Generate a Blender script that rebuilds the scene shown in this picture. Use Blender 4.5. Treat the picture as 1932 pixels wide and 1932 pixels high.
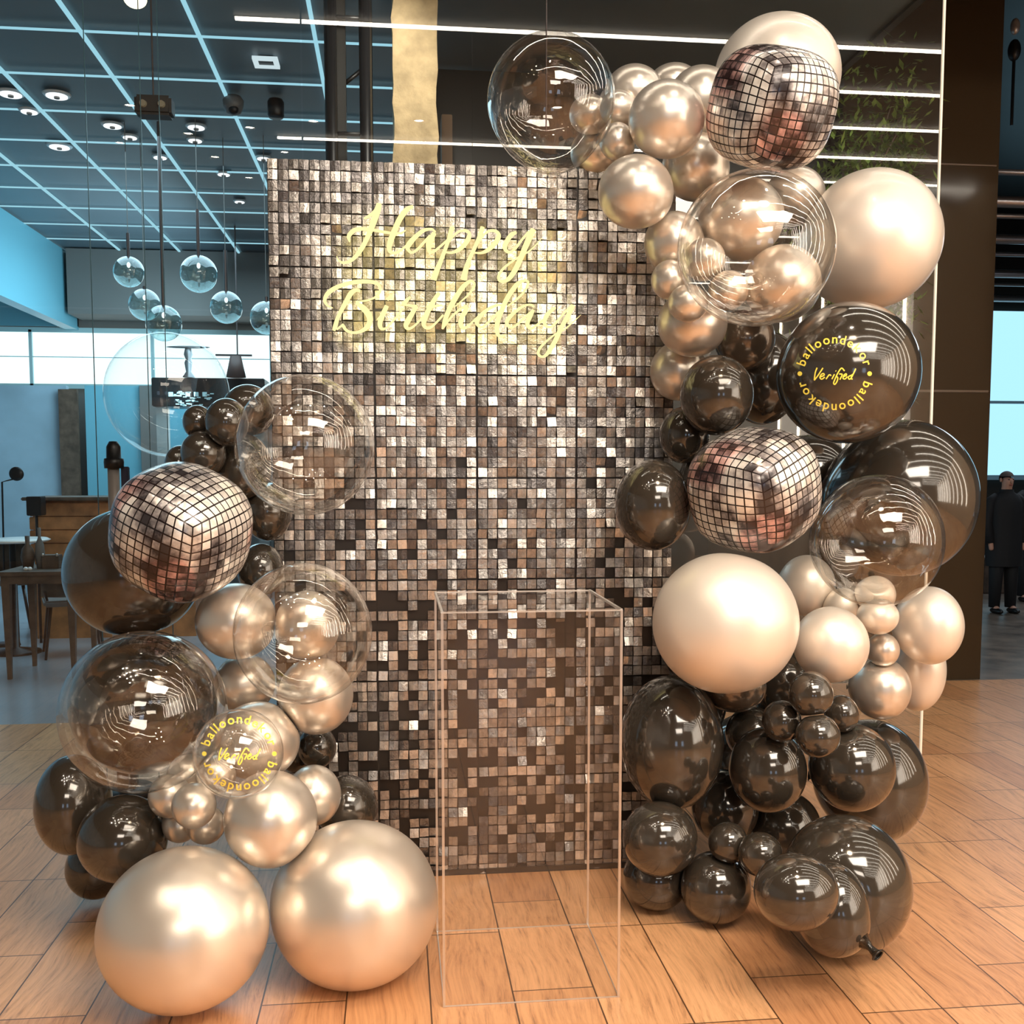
import bpy, bmesh, math, random
import numpy as np
from mathutils import Vector, Matrix
for o in list(bpy.data.objects): bpy.data.objects.remove(o)
S = bpy.context.scene
COL = S.collection
R = math.radians
# ------------------------------------------------------------------ camera
CAMZ = 1.5; FPX = 1950.0; TP = 0.08; YAW = R(6.4)
cam_d = bpy.data.cameras.new('camera'); cam = bpy.data.objects.new('camera', cam_d); COL.objects.link(cam)
cam.location = (0, 0, CAMZ); cam.rotation_euler = (R(90) - math.atan(TP), 0, -YAW)
cam_d.sensor_width = 36; cam_d.lens = FPX / 1932 * 36
cam_d.shift_y = (890 + FPX * TP - 966) / 1932
cam_d.clip_start = 0.02; cam_d.clip_end = 100
S.camera = cam
# ------------------------------------------------------------------ world, light, exposure
S.view_settings.view_transform = 'Standard'; S.view_settings.look = 'None'
S.view_settings.exposure = 0.1; S.view_settings.gamma = 1.0; S.view_settings.use_curve_mapping = False
W = bpy.data.worlds.new('world'); S.world = W; W.use_nodes = True
W.node_tree.nodes['Background'].inputs[0].default_value = (0.75, 0.80, 0.9, 1)
W.node_tree.nodes['Background'].inputs[1].default_value = 0.30

def lamp(name, kind, loc, power, col, rot=(0, 0, 0), size=1, size_y=None, spot=None, blend=.5):
    d = bpy.data.lights.new(name, kind); d.energy = power; d.color = col
    if kind == 'AREA':
        d.size = size
        if size_y: d.shape = 'RECTANGLE'; d.size_y = size_y
    else:
        d.shadow_soft_size = size
    if spot: d.spot_size = R(spot); d.spot_blend = blend
    o = bpy.data.objects.new(name, d); COL.objects.link(o); o.location = loc; o.rotation_euler = rot
    return o
WARM = (1.0, 0.87, 0.72); COOL = (0.55, 0.85, 1.0)
lamp('hall_fill', 'AREA', (1.6, 0.1, 4.12), 230, WARM, (R(12), 0, 0), 2.6, 1.9)  # added soft area light over the hall, no fixture drawn
lamp('hall_fill', 'AREA', (.3, -3.8, 4.12), 150, WARM, (R(25), 0, 0), 2.2, 2.0)  # second added area light, kept out of view
lamp('column_fill', 'SPOT', (.15, 5.25, 3.9), 38, (1, .92, .80), (R(70), 0, R(25)), .1, spot=90)  # added spot that brightens the column, no fixture there
lamp('hall_wall_fill', 'AREA', (5.1, -1.5, 2.2), 50, WARM, (0, R(90), 0), 2.2, 3.5)  # added area light in front of the right wall, no fixture
lamp('lounge_fill', 'AREA', (-1.6, 10.0, 4.0), 140, COOL, (0, 0, 0), 3.0, 5.0)  # added fill for the lounge, not a visible lamp
lamp('lounge_wall_fill', 'AREA', (-2.2, 11.6, 2.7), 90, COOL, (0, R(100), 0), 2.0, 2.5)  # added cyan fill aimed at the left lounge wall
lamp('tree_fill', 'SPOT', (2.3, 5.5, 4.0), 30, (.95, 1, .7), (R(35), 0, R(-12)), .1, spot=80)  # added spot so that the leaves show
lamp('corridor_light', 'AREA', (8.0, 11.0, 3.9), 60, (.8, .9, 1), (0, 0, 0), 2.0, 3.0)

def ray(px, py):
    fw = Vector((math.sin(YAW), math.cos(YAW), 0)); n = 1 / math.sqrt(1 + TP * TP)
    fwd = Vector((fw.x * n, fw.y * n, -TP * n)); rt = Vector((math.cos(YAW), -math.sin(YAW), 0)); up = rt.cross(fwd)
    return fwd + rt * ((px - 966) / FPX) - up * ((py - (890 + FPX * TP)) / FPX)
def at(px, py, y):
    r = ray(px, py); return Vector((0, 0, CAMZ)) + r * (y / r.y)
def atz(px, py, z):
    r = ray(px, py); return Vector((0, 0, CAMZ)) + r * ((z - CAMZ) / r.z)
# ------------------------------------------------------------------ materials
class N:
    def __init__(s, name):
        s.m = bpy.data.materials.new(name); s.m.use_nodes = True; s.t = s.m.node_tree
        s.n = s.t.nodes; s.l = s.t.links; s.b = s.n['Principled BSDF']; s.o = s.n['Material Output']
    def add(s, kind, **kw):
        x = s.n.new(kind)
        for k, v in kw.items():
            if k.startswith('i_'): x.inputs[k[2:].replace('_', ' ')].default_value = v
            else: setattr(x, k, v)
        return x
    def link(s, a, ao, b, bi): s.l.new(a.outputs[ao], b.inputs[bi])
    def ramp(s, pts, interp='LINEAR'):
        r = s.add('ShaderNodeValToRGB'); r.color_ramp.interpolation = interp; e = r.color_ramp.elements
        while len(e) < len(pts): e.new(.5)
        for q, (p, c) in zip(e, pts): q.position = p; q.color = (*c, 1)
        return r
    def math(s, op, a=None, b=None, c=None):
        x = s.add('ShaderNodeMath', operation=op)
        for i, v in enumerate((a, b, c)):
            if v is None: continue
            if isinstance(v, tuple): s.l.new(v[0].outputs[v[1]], x.inputs[i])
            else: x.inputs[i].default_value = v
        return x
def pm(name, col, rough=.5, metal=0, coat=0, spec=.5, emit=None, es=0, noise=None, bump=None, trans=0):
    q = N(name); b = q.b
    b.inputs['Base Color'].default_value = (*col, 1); b.inputs['Roughness'].default_value = rough
    b.inputs['Metallic'].default_value = metal; b.inputs['Coat Weight'].default_value = coat; b.inputs['Coat Roughness'].default_value = .05
    b.inputs['Specular IOR Level'].default_value = spec; b.inputs['Transmission Weight'].default_value = trans
    if emit: b.inputs['Emission Color'].default_value = (*emit, 1); b.inputs['Emission Strength'].default_value = es
    if noise:
        sc, amt = noise; tc = q.add('ShaderNodeTexCoord'); nz = q.add('ShaderNodeTexNoise', i_Scale=sc, i_Detail=4.0)
        q.link(tc, 'Object', nz, 'Vector')
        lo = tuple(max(0, c * (1 - amt)) for c in col); hi = tuple(min(1, c * (1 + amt)) for c in col)
        r = q.ramp([(.3, lo), (.7, hi)]); q.link(nz, 'Fac', r, 'Fac'); q.link(r, 'Color', b, 'Base Color')
    if bump:
        sc, st = bump; tc = q.add('ShaderNodeTexCoord'); nz = q.add('ShaderNodeTexNoise', i_Scale=sc, i_Detail=5.0)
        q.link(tc, 'Object', nz, 'Vector'); bp = q.add('ShaderNodeBump', i_Strength=st, i_Distance=.02)
        q.link(nz, 'Fac', bp, 'Height'); q.link(bp, 'Normal', b, 'Normal')
    return q.m
def em(name, col, st):
    q = N(name); e = q.add('ShaderNodeEmission'); e.inputs[0].default_value = (*col, 1); e.inputs[1].default_value = st
    q.link(e, 0, q.o, 'Surface'); return q.m
def clear_mat(name, tint=(1, 1, 1), base=.06, edge=.75, power=3.5, rough=.03, bump=0):
    """thin clear film: straight-through transparency with a mirror reflection that grows towards the rim"""
    q = N(name); q.n.remove(q.b)
    lw = q.add('ShaderNodeLayerWeight', i_Blend=.5)
    p = q.math('POWER', (lw, 'Facing'), power); m = q.math('MULTIPLY_ADD', (p, 0), edge, base)
    tr = q.add('ShaderNodeBsdfTransparent'); tr.inputs[0].default_value = (*tint, 1)
    gl = q.add('ShaderNodeBsdfGlossy'); gl.inputs['Roughness'].default_value = rough; gl.inputs['Color'].default_value = (1, 1, 1, 1)
    mx = q.add('ShaderNodeMixShader'); q.link(m, 0, mx, 0); q.link(tr, 0, mx, 1); q.link(gl, 0, mx, 2); q.link(mx, 0, q.o, 'Surface')
    if bump:
        tc = q.add('ShaderNodeTexCoord'); nz = q.add('ShaderNodeTexNoise', i_Scale=9.0, i_Detail=3.0); q.link(tc, 'Object', nz, 'Vector')
        bp = q.add('ShaderNodeBump', i_Strength=bump, i_Distance=.02); q.link(nz, 'Fac', bp, 'Height')
        q.link(bp, 'Normal', gl, 'Normal')
    return q.m
M = {}
M['S'] = pm('chrome_silver_latex', (.83, .755, .67), .30, .72, .15)
M['P'] = pm('pearl_silver_latex', (.90, .82, .73), .40, .45, .3)
M['F'] = pm('pearl_silver_large', (.86, .77, .67), .33, .70, .2)
M['K'] = pm('black_latex', (.042, .034, .026), .12, 0, .8, .7)
M['T'] = pm('smoke_latex', (.16, .125, .095), .18, .45, .5, .6)
M['C'] = clear_mat('clear_bubble', (.97, .96, .94), .095, .65, 2.8, .02, .12)
M['ghost'] = clear_mat('clear_bubble_faint', (.97, .99, .99), .03, .5, 4.0, .02)
M['acrylic'] = clear_mat('clear_acrylic', (.98, .97, .96), .035, .4, 3, .02)
M['edge'] = clear_mat('acrylic_edge', (.97, .94, .9), .5, .4, 2, .4)
M['glass'] = clear_mat('glass_wall', (.93, .97, .97), .075, .9, 5, .004)
M['globe'] = clear_mat('lamp_glass', (.80, .93, .93), .10, .8, 2.2, .03)
M['gold'] = pm('gold_foil', (1.0, .78, .10), .35, .0, .3, .5, (1, .8, .12), .22)  # slight emission brightens the gold, the lettering is no lamp
M['neon'] = em('neon_yellow', (1.0, .83, .36), 1.25)
M['black'] = pm('black_metal', (.012, .012, .013), .35, .3)
M['dark'] = pm('dark_paint', (.015, .014, .012), .4)
M['backing'] = pm('black_grid_plastic', (.020, .015, .012), .35)
M['chrome'] = pm('brushed_steel', (.42, .38, .35), .3, .6)
M['led_warm'] = em('led_strip_warm', (1, .90, .76), 20)
M['led_cool'] = em('led_strip_cool', (.36, .68, .80), 1.0)
M['stone'] = pm('rough_plaster', (.50, .38, .22), .9, 0, 0, .2, noise=(9, .25), bump=(14, .8))
M['ceil_hall'] = pm('ceiling_brown', (.045, .038, .03), .7)
M['ceil_lounge'] = pm('ceiling_slate', (.10, .13, .15), .45)
M['window'] = em('daylight_window', (.78, .97, 1.0), 1.5)
M['beige'] = pm('beige_wall', (.55, .43, .30), .7)
M['bluewall'] = pm('pale_blue_wall', (.34, .47, .56), .6, noise=(1.5, .2))
M['cyan'] = pm('cyan_panel', (.16, .42, .52), .4)
M['taupe'] = pm('taupe_paint', (.17, .16, .15), .7)
M['wood'] = pm('counter_wood', (.42, .17, .06), .4, noise=(6, .5))
M['woodd'] = pm('dark_wood', (.10, .065, .045), .5, noise=(12, .4))
M['white'] = pm('white_plate', (.85, .85, .83), .3)
M['rod'] = pm('bronze_rod', (.10, .08, .08), .35, .6)
M['green'] = pm('leaf_green', (.14, .20, .04), .5, noise=(20, .5))
M['curtain'] = pm('black_wall', (.012, .010, .007), .3)

def pillar_mat():
    q = N('glossy_brown_panel'); q.b.inputs['Roughness'].default_value = .09
    q.b.inputs['Base Color'].default_value = (.040, .026, .014, 1); q.b.inputs['Specular IOR Level'].default_value = .45
    tc = q.add('ShaderNodeTexCoord'); nz = q.add('ShaderNodeTexNoise', i_Scale=1.3); q.link(tc, 'Object', nz, 'Vector')
    bp = q.add('ShaderNodeBump', i_Strength=.12, i_Distance=.05); q.link(nz, 'Fac', bp, 'Height'); q.link(bp, 'Normal', q.b, 'Normal')
    return q.m
M['pillar'] = pillar_mat()

def wood_floor():
    q = N('wood_plank_floor'); tc = q.add('ShaderNodeTexCoord')
    mp = q.add('ShaderNodeMapping'); mp.inputs['Rotation'].default_value = (0, 0, R(90)); mp.inputs['Location'].default_value = (.155, .39, 0)
    q.link(tc, 'Object', mp, 'Vector')
    br = q.add('ShaderNodeTexBrick', offset=.37, offset_frequency=3, squash=1.0)
    for k, v in {'Scale': 1, 'Mortar Size': .0028, 'Mortar Smooth': .3, 'Bias': 0, 'Brick Width': .62, 'Row Height': .2375}.items(): br.inputs[k].default_value = v
    br.inputs['Color1'].default_value = (0, 0, 0, 1); br.inputs['Color2'].default_value = (1, 1, 1, 1); br.inputs['Mortar'].default_value = (.5, .5, .5, 1)
    q.link(mp, 0, br, 'Vector')
    ms = q.add('ShaderNodeMapping'); ms.inputs['Scale'].default_value = (16, 1.0, 1); q.link(tc, 'Object', ms, 'Vector')
    dn = q.add('ShaderNodeTexNoise', i_Scale=1.3, i_Detail=2.0); q.link(tc, 'Object', dn, 'Vector')
    av = q.add('ShaderNodeVectorMath', operation='MULTIPLY_ADD'); q.link(dn, 'Color', av, 0); av.inputs[1].default_value = (2.5, 1, 1); q.link(ms, 0, av, 2)
    g = q.add('ShaderNodeTexNoise', i_Scale=4.5, i_Detail=9.0, i_Roughness=.72); q.link(av, 0, g, 'Vector')
    tone = q.ramp([(0, (.66, .335, .155)), (.5, (.80, .44, .22)), (1, (.60, .29, .135))]); q.link(br, 'Color', tone, 'Fac')
    gr = q.ramp([(.34, (.22, .15, .12)), (.43, (.74, .68, .64)), (.55, (1, 1, 1)), (.72, (1.2, 1.2, 1.2))]); q.link(g, 'Fac', gr, 'Fac')
    mu = q.add('ShaderNodeMix', data_type='RGBA', blend_type='MULTIPLY'); mu.inputs[0].default_value = .62
    q.l.new(tone.outputs[0], mu.inputs[6]); q.l.new(gr.outputs[0], mu.inputs[7])
    mm = q.add('ShaderNodeMix', data_type='RGBA'); q.l.new(br.outputs['Fac'], mm.inputs[0]); q.l.new(mu.outputs[2], mm.inputs[6]); mm.inputs[7].default_value = (.10, .045, .02, 1)
    q.l.new(mm.outputs[2], q.b.inputs['Base Color'])
    q.b.inputs['Roughness'].default_value = .30; q.b.inputs['Specular IOR Level'].default_value = .55
    bp = q.add('ShaderNodeBump', i_Strength=.25, i_Distance=.004); q.link(g, 'Fac', bp, 'Height'); q.link(bp, 'Normal', q.b, 'Normal')
    return q.m
M['floor'] = wood_floor()
M['floor_cool'] = pm('grey_tile_floor', (.36, .40, .44), .22, noise=(.8, .15))
M['floor_dark'] = pm('dark_wood_floor', (.20, .16, .13), .3, noise=(4, .5))

def disco_mat():
    """foil print of mirror squares: dark lines, one grey value per square, a pink reflection band"""
    q = N('disco_print_foil'); uv = q.add('ShaderNodeTexCoord')
    sc = q.add('ShaderNodeVectorMath', operation='MULTIPLY'); q.link(uv, 'UV', sc, 0); sc.inputs[1].default_value = (11, 11, 1)
    fl = q.add('ShaderNodeVectorMath', operation='FLOOR'); q.link(sc, 0, fl, 0)
    fr = q.add('ShaderNodeVectorMath', operation='FRACTION'); q.link(sc, 0, fr, 0)
    sp = q.add('ShaderNodeSeparateXYZ'); q.link(fr, 0, sp, 0)
    def edge(ch):
        a = q.math('SUBTRACT', (sp, ch), .5); b = q.math('ABSOLUTE', (a, 0)); return q.math('GREATER_THAN', (b, 0), .42)
    ln = q.math('MAXIMUM', (edge('X'), 0), (edge('Y'), 0))
    wn = q.add('ShaderNodeTexWhiteNoise', noise_dimensions='3D'); q.link(fl, 0, wn, 'Vector')
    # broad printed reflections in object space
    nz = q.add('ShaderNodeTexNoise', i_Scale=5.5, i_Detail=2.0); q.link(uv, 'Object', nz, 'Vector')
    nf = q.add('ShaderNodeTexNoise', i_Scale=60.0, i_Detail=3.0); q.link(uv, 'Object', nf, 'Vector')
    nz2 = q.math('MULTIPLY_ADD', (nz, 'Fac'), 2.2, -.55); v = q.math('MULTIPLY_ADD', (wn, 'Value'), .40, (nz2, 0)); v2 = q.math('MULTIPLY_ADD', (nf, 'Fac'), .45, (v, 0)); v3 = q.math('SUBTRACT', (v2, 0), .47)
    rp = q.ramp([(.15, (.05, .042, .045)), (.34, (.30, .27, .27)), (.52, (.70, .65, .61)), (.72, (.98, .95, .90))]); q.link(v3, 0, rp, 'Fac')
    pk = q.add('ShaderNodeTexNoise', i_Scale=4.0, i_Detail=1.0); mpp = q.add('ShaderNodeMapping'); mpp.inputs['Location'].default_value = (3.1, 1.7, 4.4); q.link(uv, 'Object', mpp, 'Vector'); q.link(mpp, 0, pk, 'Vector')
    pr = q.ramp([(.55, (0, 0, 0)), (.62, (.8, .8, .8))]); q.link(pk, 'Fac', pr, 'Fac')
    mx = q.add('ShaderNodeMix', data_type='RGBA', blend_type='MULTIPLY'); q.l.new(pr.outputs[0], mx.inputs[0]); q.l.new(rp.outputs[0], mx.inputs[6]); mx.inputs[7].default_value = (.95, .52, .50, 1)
    m2 = q.add('ShaderNodeMix', data_type='RGBA'); q.l.new(ln.outputs[0], m2.inputs[0]); q.l.new(mx.outputs[2], m2.inputs[6]); m2.inputs[7].default_value = (.02, .012, .012, 1)
    q.l.new(m2.outputs[2], q.b.inputs['Base Color'])
    q.b.inputs['Metallic'].default_value = .35; q.b.inputs['Roughness'].default_value = .22; q.b.inputs['Coat Weight'].default_value = .3
    iv = q.math('SUBTRACT', 1.0, (ln, 0)); bp = q.add('ShaderNodeBump', i_Strength=.35, i_Distance=.004); q.link(iv, 0, bp, 'Height'); q.link(bp, 'Normal', q.b, 'Normal')
    return q.m
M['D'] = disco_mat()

def sequin_mat():
    q = N('silver_sequin_foil'); tc = q.add('ShaderNodeTexCoord')
    at_ = q.add('ShaderNodeAttribute', attribute_name='tone')
    nz = q.add('ShaderNodeTexNoise', i_Scale=45.0, i_Detail=4.0, i_Roughness=.7); q.link(tc, 'Object', nz, 'Vector')
    v = q.math('MULTIPLY_ADD', (nz, 'Fac'), .9, (at_, 'Fac')); v2 = q.math('SUBTRACT', (v, 0), .46)
    rp = q.ramp([(.08, (.14, .13, .13)), (.42, (.34, .32, .305)), (.78, (.60, .56, .52)), (1, (.86, .82, .76))]); q.link(v2, 0, rp, 'Fac')
    q.link(rp, 'Color', q.b, 'Base Color'); q.b.inputs['Metallic'].default_value = .72
    q.b.inputs['Roughness'].default_value = .25
    bp = q.add('ShaderNodeBump', i_Strength=.5, i_Distance=.006); q.link(nz, 'Fac', bp, 'Height'); q.link(bp, 'Normal', q.b, 'Normal')
    return q.m
M['sequin'] = sequin_mat()
# ------------------------------------------------------------------ mesh helpers
def link(name, me, mat=None, parent=None, smooth=False):
    if mat is not None and not me.materials: me.materials.append(M[mat] if isinstance(mat, str) else mat)
    if smooth:
        for p in me.polygons: p.use_smooth = True
    o = bpy.data.objects.new(name, me); COL.objects.link(o)
    if parent is not None:
        o.parent = parent; o.matrix_parent_inverse = Matrix.Translation(-Vector(parent.location))
    return o
def obj(name, bm, mat=None, parent=None, smooth=False):
    me = bpy.data.meshes.new(name); bm.normal_update(); bm.to_mesh(me); bm.free()
    return link(name, me, mat, parent, smooth)
def tag(o, label, cat, group=None):
    o['label'] = label; o['category'] = cat
    if group: o['group'] = group
    return o
def thing(name, loc, label, cat, group=None):
    o = bpy.data.objects.new(name, None); COL.objects.link(o); o.location = loc; o.empty_display_size = .1
    return tag(o, label, cat, group)
def struct(o): o['kind'] = 'structure'; return o
def box(bm, x0, x1, y0, y1, z0, z1):
    v = [bm.verts.new(p) for p in ((x0, y0, z0), (x1, y0, z0), (x1, y1, z0), (x0, y1, z0), (x0, y0, z1), (x1, y0, z1), (x1, y1, z1), (x0, y1, z1))]
    for f in ((3, 2, 1, 0), (4, 5, 6, 7), (0, 1, 5, 4), (1, 2, 6, 5), (2, 3, 7, 6), (3, 0, 4, 7)): bm.faces.new([v[i] for i in f])
def bbox(x0, x1, y0, y1, z0, z1, bev=0):
    bm = bmesh.new(); box(bm, x0, x1, y0, y1, z0, z1)
    if bev: bmesh.ops.bevel(bm, geom=bm.edges[:], offset=bev, segments=2, affect='EDGES')
    return bm
def tube(bm, pts, rad, seg=10, cap=True):
    pts = [Vector(p) for p in pts]; n = len(pts); rad = rad if isinstance(rad, (list, tuple)) else [rad] * n
    rings = []; up = None
    for i, p in enumerate(pts):
        t = (pts[min(i + 1, n - 1)] - pts[max(i - 1, 0)]).normalized()
        if up is None: up = t.orthogonal().normalized()
        up = (up - t * up.dot(t)).normalized(); sd = t.cross(up)
        rings.append([bm.verts.new(p + (up * math.cos(a) + sd * math.sin(a)) * rad[i]) for a in [2 * math.pi * k / seg for k in range(seg)]])
    for a, b in zip(rings, rings[1:]):
        for k in range(seg): bm.faces.new((a[k], a[(k + 1) % seg], b[(k + 1) % seg], b[k]))
    if cap: bm.faces.new(rings[0][::-1]); bm.faces.new(rings[-1])
def lathe(bm, c, prof, seg=24):
    """prof: (radius, z) from the top or bottom; closes at radius 0"""
    rings = []
    for r, z in prof:
        if r < 1e-6: rings.append([bm.verts.new((c[0], c[1], c[2] + z))])
        else: rings.append([bm.verts.new((c[0] + r * math.cos(2 * math.pi * k / seg), c[1] + r * math.sin(2 * math.pi * k / seg), c[2] + z)) for k in range(seg)])
    for a, b in zip(rings, rings[1:]):
        for k in range(seg):
            q = (a[k % len(a)], a[(k + 1) % seg % len(a)], b[(k + 1) % seg % len(b)], b[k % len(b)])
            u = []
            for w in q:
                if w not in u: u.append(w)
            if len(u) > 2: bm.faces.new(u)
def ellipsoid(bm, c, rx, ry, rz, seg=24, ring=14):
    n0 = len(bm.verts); lathe(bm, (0, 0, 0), [(math.sin(math.pi * i / ring), -math.cos(math.pi * i / ring)) for i in range(ring + 1)], seg)
    bm.verts.ensure_lookup_table()
    for v in bm.verts[n0:]: v.co = Vector((c[0] + v.co.x * rx, c[1] + v.co.y * ry, c[2] + v.co.z * rz))
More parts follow.
